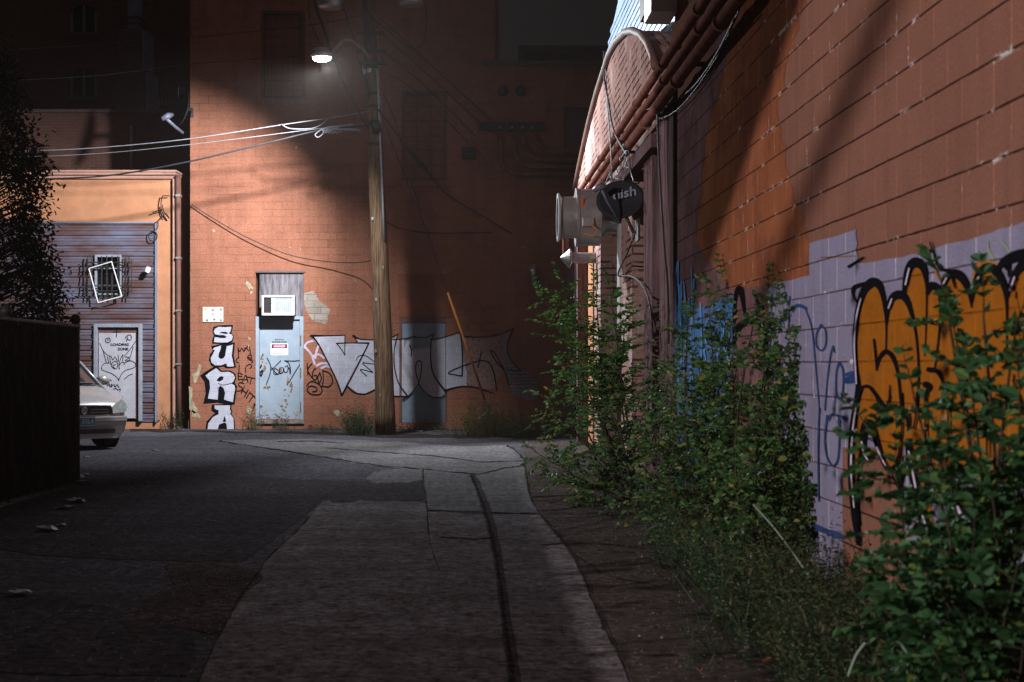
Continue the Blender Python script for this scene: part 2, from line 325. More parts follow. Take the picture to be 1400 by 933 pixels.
# ------------------------------------------------------------ mesh helpers
def chain(o):
    m = o.matrix_basis.copy()
    while o.parent: o = o.parent; m = o.matrix_basis @ m
    return m
def setp(o, label=None, cat=None, group=None, kind=None):
    for k, v in (('label', label), ('category', cat), ('group', group), ('kind', kind)):
        if v: o[k] = v
    return o
def empty(name, loc, label=None, cat=None, group=None, rz=0, kind=None):
    o = bpy.data.objects.new(name, None); COL.objects.link(o)
    o.location = loc; o.rotation_euler = (0, 0, rz); o.empty_display_size = .2
    return setp(o, label, cat, group, kind)
class MB:
    def __init__(s, X=None): s.v = []; s.f = []; s.X = X
    def _p(s, p):
        p = Vector(p); return s.X @ p if s.X else p
    def add(s, vs, fs):
        n = len(s.v); s.v += [s._p(p) for p in vs]; s.f += [tuple(i + n for i in f) for f in fs]; return s
    def box(s, a, b):
        x0, y0, z0 = a; x1, y1, z1 = b
        return s.add([(x0,y0,z0),(x1,y0,z0),(x1,y1,z0),(x0,y1,z0),(x0,y0,z1),(x1,y0,z1),(x1,y1,z1),(x0,y1,z1)],
              [(0,3,2,1),(4,5,6,7),(0,1,5,4),(1,2,6,5),(2,3,7,6),(3,0,4,7)])
    def tube(s, pts, r, n=8, cap=True):
        pts = [Vector(p) for p in pts]; rs = r if isinstance(r, (list, tuple)) else [r] * len(pts)
        vs = []; up = None
        for i, p in enumerate(pts):
            d = (pts[min(i + 1, len(pts) - 1)] - pts[max(i - 1, 0)])
            if d.length < 1e-9: d = Vector((0, 0, 1))
            d.normalize()
            if up is None: up = d.orthogonal().normalized()
            else:
                up = (up - d * up.dot(d))
                up = up.normalized() if up.length > 1e-6 else d.orthogonal().normalized()
            q = d.cross(up)
            for k in range(n):
                a = 2 * math.pi * k / n
                vs.append(p + (up * math.cos(a) + q * math.sin(a)) * rs[i])
        fs = []
        for i in range(len(pts) - 1):
            for k in range(n):
                a = i * n + k; b = i * n + (k + 1) % n
                fs.append((a, b, b + n, a + n))
        if cap: fs += [tuple(range(n - 1, -1, -1)), tuple((len(pts) - 1) * n + k for k in range(n))]
        return s.add(vs, fs)
    def lathe(s, prof, c, axis=(0, 0, 1), n=24):
        """prof: list of (radius, distance along axis)"""
        ax = Vector(axis).normalized(); u = ax.orthogonal().normalized(); q = ax.cross(u); c = Vector(c); vs = []
        for r, h in prof:
            for k in range(n):
                a = 2 * math.pi * k / n; vs.append(c + ax * h + (u * math.cos(a) + q * math.sin(a)) * r)
        fs = [(i*n+k, i*n+(k+1)%n, (i+1)*n+(k+1)%n, (i+1)*n+k) for i in range(len(prof)-1) for k in range(n)]
        return s.add(vs, fs)
    def prism(s, loop, fn, d):
        """loop in 2D, fn(u, v, depth) gives a point; extruded from depth 0 to d"""
        tr = tessellate_polygon([[Vector((a, b, 0)) for a, b in loop]]); n = len(loop)
        vs = [fn(a, b, 0) for a, b in loop] + [fn(a, b, d) for a, b in loop]
        fs = [tuple(t) for t in tr] + [tuple(i + n for i in reversed(t)) for t in tr]
        fs += [(i, (i + 1) % n, (i + 1) % n + n, i + n) for i in range(n)]
        return s.add(vs, fs)
    def build(s, name, mat, parent=None, smooth=False, sub=0, bev=0, recalc=False, **tags):
        vs = s.v
        if parent is not None:
            inv = chain(parent).inverted(); vs = [inv @ p for p in vs]
        me = bpy.data.meshes.new(name); me.from_pydata([tuple(p) for p in vs], [], s.f); me.update()
        uvl = me.uv_layers.new(name='UVMap').data
        for pl in me.polygons:
            nx, ny, nz = (abs(c) for c in pl.normal)
            for li in pl.loop_indices:
                x, y, z = me.vertices[me.loops[li].vertex_index].co
                uvl[li].uv = (x, y) if nz >= nx and nz >= ny else ((x, z) if ny >= nx else (y, z))
        if recalc:
            import bmesh
            b = bmesh.new(); b.from_mesh(me); bmesh.ops.remove_doubles(b, verts=b.verts, dist=1e-5)
            bmesh.ops.recalc_face_normals(b, faces=b.faces); b.to_mesh(me); b.free()
        if smooth:
            for pl in me.polygons: pl.use_smooth = True
        me.materials.append(M[mat] if isinstance(mat, str) else mat)
        o = bpy.data.objects.new(name, me); COL.objects.link(o)
        if parent is not None: o.parent = parent
        if bev:
            b = o.modifiers.new('bevel', 'BEVEL'); b.width = bev; b.segments = 2; b.limit_method = 'ANGLE'
        if sub:
            q = o.modifiers.new('sub', 'SUBSURF'); q.levels = sub; q.render_levels = sub
        return setp(o, **tags)
def box(name, a, b, mat, parent=None, bev=0, X=None, **t): return MB(X).box(a, b).build(name, mat, parent, bev=bev, **t)
def text(string, size, mat, name, parent, fn, width=None, align='CENTER', thick=0.0):
    """flat lettering; fn(u, v) places the text plane"""
    cu = bpy.data.curves.new('txt', 'FONT'); cu.body = string; cu.size = size; cu.align_x = align; cu.align_y = 'CENTER'; cu.resolution_u = 3
    cu.offset = size * thick
    ob = bpy.data.objects.new('txt', cu); COL.objects.link(ob)
    dg = bpy.context.evaluated_depsgraph_get(); dg.update()
    me = ob.evaluated_get(dg).to_mesh()
    vs = [v.co.copy() for v in me.vertices]; fs = [tuple(p.vertices) for p in me.polygons]
    ob.evaluated_get(dg).to_mesh_clear(); bpy.data.objects.remove(ob)
    if width and vs:
        w0 = max(v.x for v in vs) - min(v.x for v in vs); k = width / w0
        for v in vs: v.x *= k
    return MB().add([fn(v.x, v.y) for v in vs], fs).build(name, mat, parent)

def catmull(pts, k=5, closed=False):
    n = len(pts); out = []
    rng = range(n) if closed else range(n - 1)
    for i in rng:
        if closed: p = [pts[(i + j - 1) % n] for j in range(4)]
        else: p = [pts[max(0, i - 1)], pts[i], pts[i + 1], pts[min(n - 1, i + 2)]]
        for s_ in range(k):
            t = s_ / k
            out.append(tuple(.5 * (2*b + (c - a)*t + (2*a - 5*b + 4*c - d)*t*t + (3*b - a - 3*c + d)*t**3) for a, b, c, d in zip(*p)))
    if not closed: out.append(tuple(pts[-1]))
    return out
# pixel rays onto the real planes of the place
def ray(x, y): return Vector(((x - CX) / F, 1, (HY - y) / F))
def at(x, y, Y): return Vector((0, 0, CH)) + ray(x, y) * Y
def gnd(x, y, z=0.0): return Vector((0, 0, CH)) + ray(x, y) * ((z - CH) / ray(x, y).z)
RWO = Vector((2.14, 0, 0)); RWD = Vector((-63 / F, 1, 0)).normalized(); RWN = Vector((-RWD.y, RWD.x, 0))
RWX = Matrix(((RWD.x, RWN.x, 0, RWO.x), (RWD.y, RWN.y, 0, 0), (0, 0, 1, 0), (0, 0, 0, 1)))   # wall frame: along, into the alley, up
RZ = math.atan2(RWD.y, RWD.x)
def rw(x, y, off=0.0):
    d = ray(x, y); o = Vector((0, 0, CH)); P0 = RWO + RWN * off
    return o + d * ((P0 - o).dot(RWN) / d.dot(RWN))
BY = 33.8
def bw(x, y, off=0.0): return at(x, y, BY - off)
def ribbon(mb, pts, surf, off, k=5, smooth=True, wk=1.0):
    """brush stroke of given width (x, y, w) laid on a surface"""
    p = catmull(pts, k) if smooth and len(pts) > 2 else [tuple(q) for q in pts]
    L = []; Rr = []
    for i, q in enumerate(p):
        a = p[max(0, i - 1)]; b = p[min(len(p) - 1, i + 1)]
        dx, dy = b[0] - a[0], b[1] - a[1]; l = math.hypot(dx, dy) or 1
        nx, ny = -dy / l * q[2] / 2 * wk, dx / l * q[2] / 2 * wk
        L.append(surf(q[0] + nx, q[1] + ny, off)); Rr.append(surf(q[0] - nx, q[1] - ny, off))
    n = len(p); mb.add(L + Rr, [(i, i + 1, n + i + 1, n + i) for i in range(n - 1)])
    for e, (q, sgn) in enumerate(((p[0], 1), (p[-1], -1))):      # round ends
        r = q[2] / 2 * wk; mb.add([surf(q[0] + r * math.cos(a * math.pi / 4), q[1] + r * math.sin(a * math.pi / 4), off + .0006) for a in range(8)], [tuple(range(8))])
def patch(mb, pts, surf, off, smooth=False, k=4):
    p = catmull(pts, k, True) if smooth else pts
    tr = tessellate_polygon([[Vector((q[0], q[1], 0)) for q in p]])
    mb.add([surf(q[0], q[1], off) for q in p], [tuple(t) for t in tr])
def zm(x0, y0, s):
    def f(pts, w=None): return [((q[0] / s + x0), (q[1] / s + y0)) + (((q[2] if len(q) > 2 else w) / s,) if (len(q) > 2 or w) else ()) for q in pts]
    return f
def rough_edge(pts, n=5, amp=1.2, seed=1):
    rd = random.Random(seed); out = []
    for i, a in enumerate(pts):
        b = pts[(i + 1) % len(pts)]
        for k in range(n):
            t = k / n; out.append((a[0] + (b[0] - a[0]) * t + rd.uniform(-amp, amp) * (k > 0), a[1] + (b[1] - a[1]) * t + rd.uniform(-amp, amp) * (k > 0)))
    return out
def wall_open(mb, x0, x1, z0, z1, ops, y0, y1):
    """slab between y0 and y1 with rectangular openings (a, b, c, d)"""
    xs = sorted({x0, x1, *[o[0] for o in ops], *[o[1] for o in ops]}); zs = sorted({z0, z1, *[o[2] for o in ops], *[o[3] for o in ops]})
    for i in range(len(xs) - 1):
        for j in range(len(zs) - 1):
            cx, cz = (xs[i] + xs[i+1]) / 2, (zs[j] + zs[j+1]) / 2
            if any(o[0] < cx < o[1] and o[2] < cz < o[3] for o in ops): continue
            mb.box((xs[i], y0, zs[j]), (xs[i+1], y1, zs[j+1]))
def bx_(x, Y=BY): return (x - CX) / F * Y
def bz_(y, Y=BY): return CH + (HY - y) / F * Y
# ============================================================ GROUND
def sheet(name, mat, pts, z, smooth=False, k=4, amp=0, seed=1):
    p = rough_edge(pts, 6, amp, seed) if amp else pts
    mb = MB(); patch(mb, p, lambda x, y, o: gnd(x, y, o), z, smooth, k)
    return mb.build(name, mat, kind='structure')
MB().add([(-90, -60, 0), (90, -60, 0), (90, 140, 0), (-90, 140, 0)], [(0, 1, 2, 3)]).build('ground', 'asphalt', kind='structure')
# concrete alley pan: the far splayed slab, the near slab and the patch between them
sheet('concrete_path', 'concrete', [(300, 603), (350, 601), (450, 601), (560, 605), (625, 610), (668, 610), (694, 609), (706, 617), (716, 627), (719, 645), (721, 668), (726, 686), (737, 702), (585, 698), (583, 672), (579, 645), (520, 637), (480, 634), (470, 629), (440, 624), (380, 615), (330, 609)], .004, amp=.8, seed=2)
sheet('old_concrete_path', 'concrete_old', [(583, 689), (585, 700), (737, 704), (757, 728), (785, 765), (805, 815), (835, 880), (862, 936), (900, 1100), (180, 1100), (268, 936), (300, 870), (335, 810), (372, 755), (410, 722), (438, 686), (500, 685)], .004, amp=2.6, seed=3)
sheet('concrete_apron', 'concrete', [(500, 655), (512, 645), (540, 641), (576, 642), (578, 656), (560, 660), (515, 661)], .005, amp=.8, seed=4)
sheet('asphalt_patch', 'asphalt_new', [(108, 640), (250, 646), (400, 655), (500, 658), (577, 659), (580, 684), (440, 685), (415, 705), (375, 738), (330, 768), (210, 766), (60, 760), (-40, 745), (-200, 720), (-80, 655)], .0035, amp=1.2, seed=5)
sheet('asphalt_patch', 'asphalt_new', [(-100, 800), (60, 815), (180, 835), (262, 862), (268, 890), (255, 925), (120, 922), (-150, 915)], .0035, amp=2, seed=8)
sheet('gravel_verge', 'gravel', [(712, 608), (760, 596), (900, 596), (1010, 700), (1500, 900), (1700, 1100), (905, 1100), (866, 936), (838, 878), (808, 812), (788, 762), (760, 724), (740, 700), (728, 682), (722, 660), (721, 640), (718, 622)], .003, amp=1.5, seed=6)
sheet('worn_gravel_patch', 'gravel', [(225, 772), (330, 769), (360, 790), (330, 820), (298, 868), (270, 862), (215, 850), (190, 872), (170, 850), (205, 815), (240, 800)], .0045, amp=3, seed=7)
sheet('dirt_strip', 'dirt', [(175, 585), (250, 589), (400, 590), (520, 594), (610, 594), (745, 594), (760, 598), (640, 599), (560, 599), (430, 594), (300, 591), (180, 590)], .006, amp=1.2, seed=9)
cr = MB()
G_ = lambda x, y, o: gnd(x, y, o)
seam = [(644, 650, 3), (650, 662, 4), (657, 680, 4), (663, 696, 5), (670, 722, 5), (678, 760, 5), (684, 800, 5), (690, 850, 6), (698, 900, 7), (704, 950, 7)]
rd = random.Random(4)
sm_ = MB(); wide = []
for a, b in zip(seam, seam[1:]):
    for k in range(4):
        t = k / 4; wide.append((a[0] + (b[0]-a[0])*t + rd.uniform(-.5, .5) + 2, a[1] + (b[1]-a[1])*t, (a[2] + (b[2]-a[2])*t) * rd.uniform(2.2, 2.9)))
ribbon(sm_, wide, G_, .0075, 2); sm_.build('dirt_stain', 'asphalt_new', kind='structure')
seam2 = []
for a, b in zip(seam, seam[1:]):
    for k in range(9):
        t = k / 9; seam2.append((a[0] + (b[0]-a[0])*t + rd.uniform(-.8, .8), a[1] + (b[1]-a[1])*t, (a[2] + (b[2]-a[2])*t) * rd.uniform(.5, 1.25)))
ribbon(cr, seam2, G_, .0085, 2)
def crack(pts, w, seed, n=8, amp=1.2):
    rd = random.Random(seed); o = []
    for a, b in zip(pts, pts[1:]):
        for k in range(n):
            t = k / n; o.append((a[0] + (b[0]-a[0])*t + rd.uniform(-amp, amp), a[1] + (b[1]-a[1])*t + rd.uniform(-amp, amp) * .5, w * rd.uniform(.15, 1.0)))
    o.append((*pts[-1], w * .5)); ribbon(cr, o, G_, .0095, 1, smooth=False)
crack([(694, 609), (706, 617), (717, 628), (719, 648), (722, 668), (728, 686), (740, 704), (760, 728), (788, 764), (808, 814), (838, 880), (868, 936)], 3.2, 1)
crack([(583, 697), (660, 701), (737, 702)], 1.6, 2, 10, .5)
crack([(640, 652), (690, 640), (718, 636)], 1.3, 3, 8, .5)
crack([(300, 603), (380, 615), (440, 624), (470, 629), (520, 637), (577, 641), (650, 648)], 1.4, 4)
crack([(578, 641), (579, 652), (577, 660), (581, 672), (584, 700), (586, 735), (600, 780)], 2.2, 5, 6, 1)
crack([(600, 734), (650, 737), (690, 733)], 1.5, 6); crack([(440, 686), (410, 722), (372, 756), (330, 812), (300, 868), (268, 936)], 1.6, 7)
crack([(440, 612), (520, 618), (600, 624), (660, 632), (716, 630)], 1.1, 8, 8, .5)
crack([(722, 680), (790, 676), (850, 684)], 1.6, 9); crack([(740, 745), (800, 742), (870, 748)], 1.8, 10, 8, 2); crack([(380, 604), (430, 603), (470, 606)], 1.2, 13, 6, .3)
crack([(790, 762), (840, 790), (900, 800), (960, 790)], 2, 11, 8, 3); crack([(820, 700), (870, 715), (920, 712)], 1.8, 12, 8, 2)
cr.build('dirt_seams', 'dirt', kind='structure')

# ============================================================ TALL TERRACOTTA BUILDING at the end of the alley
A = empty('brick_building', (-7.0, BY, 0), 'tall terracotta painted brick building closing the end of the alley behind the pole', 'building')
XL, XS, XR = bx_(260), bx_(677), 6.0
d1 = (bx_(349.5), bx_(415), bz_(573), bz_(373)); d2 = (bx_(546), bx_(610), bz_(578), bz_(434))
w1 = (bx_(357), bx_(417), bz_(135), bz_(15)); w2 = (bx_(549), bx_(611), bz_(247), bz_(125)); w3 = (bx_(771), bx_(803), bz_(203), bz_(147))
mb = MB(); wall_open(mb, XL, XS, 0, 12.5, [d1, d2, w1, w2], BY, BY + .35)
wall_open(mb, XS, XR, 0, bz_(90), [w3], BY, BY + .35)
mb.box((XL, BY + .36, 0), (XL + .3, BY + 9, 12.5)); mb.box((XS - .3, BY + .36, bz_(90)), (XS, BY + 9, 12.5))
mb.build('wall', 'backwall', A)
box('coping', (XS - .3, BY - .09, bz_(90)), (XR, BY + .4, bz_(84)), 'ledge', A)
box('roof', (XS, BY + .4, bz_(97)), (XR, BY + 9, bz_(93)), 'hole', A)
# windows bricked up behind bars
def barred(nm, o, bars, rows, lab):
    a, b, c, d = o
    f = MB(); f.box((a, BY + .02, c), (a + .06, BY + .14, d)); f.box((b - .06, BY + .02, c), (b, BY + .14, d)); f.box((a + .06, BY + .02, d - .06), (b - .06, BY + .14, d)); f.box((a + .06, BY + .02, c), (b - .06, BY + .14, c + .05))
    wn = f.build(nm, 'frame_brown', A, label=lab)
    box('infill', (a, BY + .15, c), (b, BY + .19, d), 'backwall', wn)
    g = MB()
    for i in range(1, bars): x = a + (b - a) * i / bars; g.box((x - .012, BY - .03, c + .02), (x + .012, BY - .006, d - .02))
    for j in range(1, rows): z = c + (d - c) * j / rows; g.box((a - .02, BY - .005, z - .012), (b + .02, BY + .012, z + .012))
    g.build('bars', 'frame_brown', wn)
    s = MB(); n = 11
    for i in range(n): x = a - .1 + (b - a + .2) * i / n; s.box((x, BY - .05, c - .13), (x + (b - a + .2) / n - .014, BY + .04, c - .005))
    s.build('sill', 'backwall', wn)
barred('window', w1, 4, 10, 'bricked up window with rusty bars and a brick sill')
barred('window', w2, 3, 6, 'dark bricked up window right of the pole')
a, b, c, d = w3
box('window', (a, BY + .06, c), (b, BY + .12, d), 'ledge', A, label='small boarded window panel high on the right')
# door one with plywood transom
a, b, c, d = d1; zt = bz_(433)
dr = MB(); dr.box((a + .085, BY + .03, c), (b - .085, BY + .08, zt - .07)); door = dr.build('door', 'door_blue', A, label='pale blue steel door with rust spots and a danger sign')
fr = MB(); fr.box((a, BY - .02, c - .02), (a + .08, BY + .1, zt)); fr.box((b - .08, BY - .02, c - .02), (b, BY + .1, zt)); fr.box((a + .08, BY - .02, zt - .065), (b - .08, BY + .1, zt)); fr.build('frame', 'door_blue', door, bev=.006)
for y in (466, 510, 557): MB().box((bx_(410.5), BY - .03, bz_(y + 7)), (bx_(412), BY - .021, bz_(y - 7))).build('hinge', 'rust', door)
box('threshold', (a - .02, BY - .05, c - .10), (b + .02, BY + .1, c - .022), 'stone', door)
box('transom_board', (bx_(354.5), BY + .04, zt + .003), (b, BY + .09, d), 'ply', A, label='bare grey weathered plywood above the blue door')
box('lintel', (bx_(350), BY - .02, d), (b + .05, BY + .2, d + .04), 'ledge', A)
mbk = MB()
Bz = zm(345, 365, 4.242)
for seed, (x, y, w_, h_) in enumerate([(355, 560, 6, 14), (360, 567, 20, 8), (392, 545, 6, 30), (388, 556, 10, 14), (393, 520, 3, 14), (362, 500, 3, 16), (398, 527, 3, 8), (359, 492, 3, 7), (365, 530, 8, 3), (384, 508, 4, 5), (379, 572, 12, 3), (407, 568, 6, 8)]):
    rd = random.Random(seed + 3)
    for k in range(9):
        cx, cy, rr = x + rd.gauss(0, w_ * .35), y + rd.gauss(0, h_ * .35), rd.uniform(.4, 1.7)
        if not (356 < cx < 408 and cy < 571): continue
        patch(mbk, [(cx + rr * rd.uniform(.6, 1.4) * math.cos(t), cy + rr * rd.uniform(.6, 1.6) * math.sin(t)) for t in [i * math.pi / 3.5 for i in range(7)]], bw, -.0275 + .0002 * k + seed * .00003)
mbk.build('rust_spots', 'rust', door)
# danger sign, lettering above it, pen tag
sg = empty('danger_sign', bw(382, 478, -.02), None)
sg.parent = door; sg.matrix_basis = chain(door).inverted() @ Matrix.Translation(bw(382, 478, -.02))
def sgn(u, v, o=0.0, cx=382, cy=478): 
    p = bw(cx, cy, -.028 + o); return Vector((p.x + u, p.y, p.z + v))
def px(n): return n / 62.8
mb = MB(); mb.box(sgn(-px(11.9), -px(8.1), 0.0), sgn(px(11.9), px(8), .004)); mb.build('plate', 'sign_white', sg)
mb = MB(); mb.add([sgn(-px(10.7), px(1.6), .006), sgn(px(10.7), px(1.6), .006), sgn(px(10.7), px(7.0), .006), sgn(-px(10.7), px(7.0), .006)], [(0, 1, 2, 3)]); mb.build('band', 'black', sg)
mb = MB(); mb.add([sgn(px(9.9) * math.cos(t), px(4.3) + px(2.3) * math.sin(t), .008) for t in [i * math.pi / 12 for i in range(24)]], [tuple(range(24))]); mb.build('oval', 'danger_red', sg)
text('DANGER', .062, 'sign_white', 'lettering', sg, lambda u, v: sgn(u, v + px(4.2), .010), px(15.5), thick=.02)
text('ELEVATOR MACHINERY', .024, 'black', 'lettering', sg, lambda u, v: sgn(u, v - px(1.0), .006), px(19))
mb = MB(); rd = random.Random(5)
for yy, x0, x1 in ((-3.9, -5.5, 5.5), (-5.8, -8.5, 8)):      # two faint lines too small to read
    x = x0
    while x < x1:
        w_ = rd.uniform(.5, 1.6); mb.box(sgn(px(x), px(yy), .004), sgn(px(min(x + w_, x1)), px(yy + .8), .0055)); x += w_ + .35
mb.build('small_print', 'lnb', sg)
text('ELEVATOR', .034, 'black', 'lettering', door, lambda u, v: sgn(u, v + px(13.3), .001), px(12), thick=.02)
text('MACHINE ROOM', .046, 'black', 'lettering', door, lambda u, v: sgn(u, v + px(10.1), .001), px(19.5), thick=.025)
mb = MB(); O = -.0255
for s_ in ([(85, 530), (105, 570), (103, 620), (80, 685)], [(165, 545), (135, 575), (108, 600)], [(112, 585), (135, 615), (150, 625)], [(150, 600), (130, 590), (125, 620), (148, 622), (160, 585)],
           [(175, 585), (158, 590), (160, 618), (178, 612), (180, 588)], [(182, 590), (188, 612), (205, 605), (205, 575), (190, 580)], [(205, 600), (215, 585), (218, 615)],
           [(188, 545), (212, 560), (222, 600), (220, 622)], [(186, 545), (240, 547), (284, 545), (272, 572), (245, 615), (212, 672)]):
    ribbon(mb, Bz(s_, 5.5), bw, O, 4); O += .0004
for s_ in ([(52, 570), (47, 585)], [(58, 600), (46, 612)], [(40, 605), (50, 635), (60, 605)]): ribbon(mb, Bz(s_, 9), bw, O, 3); O += .0004
mb.build('graffiti', 'marker', door)
# door two
a, b, c, d = d2
box('transom_board', (bx_(545), BY - .02, bz_(434)), (bx_(617), BY - .004, bz_(375)), 'ply_brown', A, label='brown painted board above the second door')
door2 = box('door', (a + .06, BY + .012, c), (b - .02, BY + .06, d - .13), 'door_blue2', A, label='grey blue steel door half covered by white graffiti')
fr = MB(); fr.box((a, BY - .01, c), (a + .055, BY + .1, d)); fr.box((b - .015, BY - .01, c), (b, BY + .1, d)); fr.box((a + .055, BY - .01, d - .12), (b - .015, BY + .1, d)); fr.build('frame', 'frame_brown', door2)
box('threshold', (a - .05, BY - .25, 0), (b + .02, BY - .003, bz_(590)), 'stone', door2)
pt = MB(); pt.box((bx_(550.5), BY - .0, bz_(527)), (bx_(555), BY + .0115, bz_(501))); pt.build('vision_panel', 'frame_grey', door2)

# --- graffiti of the end wall
gr = MB(); Az = zm(265, 435, 5.83)
surf = bw
for p_, sm in (([(155,72),(200,58),(312,55),(308,90),(300,118),(320,150),(310,190),(268,208),(148,205),(145,180),(160,140),(148,110)], 0),
           ([(138,225),(225,205),(328,195),(318,300),(338,395),(255,402),(240,388),(192,394),(140,382),(120,335),(128,290),(150,262)], 0),
           ([(50,460),(90,430),(165,385),(192,393),(222,418),(290,418),(332,445),(338,485),(326,515),(345,545),(336,610),(325,690),(290,694),(190,676),(75,684),(95,600),(85,510)], 0),
           ([(142,690),(300,684),(300,725),(308,745),(300,765),(324,800),(330,888),(92,888),(102,825),(145,778),(170,758),(140,738)], 0)):
    gr = MB(); patch(gr, Az(p_), surf, .004); gr.build('letter_shadow', 'spray_black', A)
gr = MB()
for p_ in ([(300,70),(292,108),(278,122),(302,132),(312,150),(302,178),(270,194),(215,196),(160,192),(166,152),(215,160),(252,160),(262,150),(240,136),(200,136),(170,130),(158,110),(170,85),(200,70),(250,74)],
           [(160,238),(218,218),(213,250),(200,280),(195,310),(210,326),(235,322),(250,300),(262,225),(312,212),(302,300),(320,385),(268,388),(258,362),(220,377),(170,378),(140,355),(135,320),(158,275),(168,255),(150,252)],
           [(92,460),(130,430),(178,400),(215,432),(280,430),(315,447),(328,475),(318,502),(298,520),(325,540),(330,562),(318,620),(312,672),(240,650),(250,600),(238,560),(210,538),(195,570),(190,652),(112,642),(130,560),(125,500)],
           [(165,697),(290,697),(286,730),(298,747),(288,762),(316,800),(320,885),(265,886),(260,842),(245,832),(200,850),(190,887),(110,886),(115,842),(150,792),(197,767),(197,735),(168,725)]):
    gr = MB(); patch(gr, Az(p_), surf, .006); gr.build('graffiti_letter', 'spray_white', A)
gr = MB()
for p_ in ([(180,500),(195,475),(220,463),(238,470),(232,492),(205,507)], [(230,828),(247,778),(258,826)], [(200,122),(225,110),(262,112),(275,122),(255,128),(225,122)]): patch(gr, Az(p_), surf, .008)
for s_ in ([(195,520),(235,535),(300,520)], [(190,560),(215,545)]): ribbon(gr, Az(s_, 5), surf, .0085)
O = .004
for s_ in ([(352,235),(358,320)], [(352,238),(365,268),(382,240),(400,268),(412,236),(438,262)], [(445,222),(452,290)], [(405,255),(430,225)], [(352,318),(338,332),(340,350),(360,358)], [(362,375),(360,428)],
           [(430,312),(455,318),(460,300),(440,296),(428,315),(445,330),(465,325)], [(418,385),(445,368),(462,385),(448,402)], [(410,395),(414,430)],
           [(440,330),(470,345),(460,358)], [(353,436),(356,492)], [(353,438),(388,448)], [(355,462),(382,468)], [(355,492),(388,488)],
           [(385,515),(400,480),(415,455),(424,485),(432,512)], [(393,492),(428,490)], [(424,470),(488,482)], [(460,476),(448,526)],
           [(398,522),(366,514),(360,540),(384,556),(378,578),(345,582)], [(403,545),(378,600)], [(434,572),(404,628)], [(388,576),(420,600)], [(447,590),(418,640)], [(445,592),(500,642)], [(474,618),(440,668)],
           [(492,640),(516,660),(478,690)], [(500,662),(468,735)]):
    ribbon(gr, Az(s_, 8), surf, O, 4); O += .0003
for s_ in ([(318,558),(322,625)], [(345,562),(322,598),(344,640)], [(368,590),(352,605),(350,645),(368,656),(374,632),(358,630)], [(390,615),(380,645),(388,672),(400,648),(392,616)],
           [(408,600),(412,650),(405,690)], [(408,602),(448,618),(466,662),(446,694),(404,692)], [(316,688),(345,664),(388,682),(405,715),(388,740),(340,738),(318,712),(335,692),(368,698),(374,718),(350,724)]):
    ribbon(gr, Bz(s_, 6.5), surf, O, 5); O += .0003
Cz = zm(420, 440, 7.775); Dz = zm(560, 440, 6.22)
O2 = .012
for s_ in ([(40,150,24),(200,150,14),(400,145,10)], [(400,145,9),(400,250,9),(400,358,9)], [(400,355,10),(360,290,10),(312,230,12)], [(312,230,14),(480,226,11),(655,228,18)], [(655,228,16),(520,500,13),(370,780,18)],
           [(45,150,24),(120,240,16),(230,450,13),(320,640,14),(365,780,20)], [(420,680,12),(480,738,13),(545,765,13),(630,765,12),(740,715,11)],
           [(490,150,22),(560,185,13),(700,194,10)], [(495,150,10),(535,218,10)], [(520,410,8),(545,368,8),(600,358,8),(660,385,8),(740,450,8)], [(740,452,8),(660,446,8),(590,442,9),(700,540,8)], [(700,540,8),(565,508,9),(630,575,8)],
           [(870,185,10),(965,132,12)], [(870,190,8),(1000,186,10),(1150,155,13)], [(960,140,9),(925,300,9),(925,480,9),(970,650,12),(1062,785,18)], [(905,792,12),(1080,795,14)],
           [(1088,250,12),(1108,310,10),(1104,368,9)], [(1128,288,7),(1108,315,7)]):
    ribbon(gr, Cz(s_), surf, O2, 5); O2 += .0003
for s_ in ([(412,95,8),(300,130,8),(190,152,9),(205,108,10),(130,136,8),(60,132,8),(40,145,8)], [(405,95,8),(435,115,12),(450,300,12),(446,460,12)], [(446,462,9),(380,450,8),(328,436,9),(430,385,9),(600,328,9)],
           [(600,330,9),(670,345,11),(715,430,12),(740,580,10)], [(455,125,14),(600,132,8),(760,110,8),(880,60,12)], [(885,62,10),(838,170,10),(835,260,9),(870,340,9),(945,420,12)], [(945,420,8),(820,402,8)],
           [(612,250,8),(580,390,9)], [(690,250,9),(730,330,10),(795,400,14)], [(690,245,9),(725,268,9),(780,365,9),(800,400,9)], [(795,400,8),(830,480,10),(845,545,8)], [(305,582,14),(440,550,9),(570,560,9),(720,612,9)],
           [(185,150,10),(178,300,11),(205,450,12),(310,600,18)], [(310,630,9),(240,648,10),(170,632,10),(105,570,10),(78,520,9),(52,420,9),(62,342,9),(98,345,9),(96,440,9),(78,520,9),(40,580,9),(-20,640,10),(-60,665,12)], [(5,205,8),(20,250,6)]):
    ribbon(gr, Dz(s_), surf, O2, 5); O2 += .0003
gr.build('graffiti_outline', 'spray_black', A)
gr = MB()
patch(gr, [(423,459),(471,459),(471.5,469),(503.5,469.5),(474,525),(467,540),(461,523),(450,498),(436,473)], surf, .008)
patch(gr, [(483,459),(492,464),(510,466),(534,463),(543,458),(540,478),(539,500),(543,522),(556,541.5),(538,541.5),(536,540),(512,532),(500,538),(489,538),(475,527),(504,470),(489,468)], surf, .007)
patch(gr, rough_edge([(543,464),(553,464),(553,476),(556,466),(560,466),(561,478),(572,477),(588,475),(588,492),(592,510),(600,526),(609,536),(604,543),(592,544),(582,540),(573,526),(566,537),(556,542),(544,522),(540,500),(540,478)], 2, .3, 3), surf, .0075)
patch(gr, [(590,465),(612,460),(627,456),(632,459),(634,490),(638,510),(638,528),(625,530),(611,534),(606,533),(596,519),(591,505),(589,485)], surf, .0075)
gr.build('graffiti_fill', 'spray_white', A)
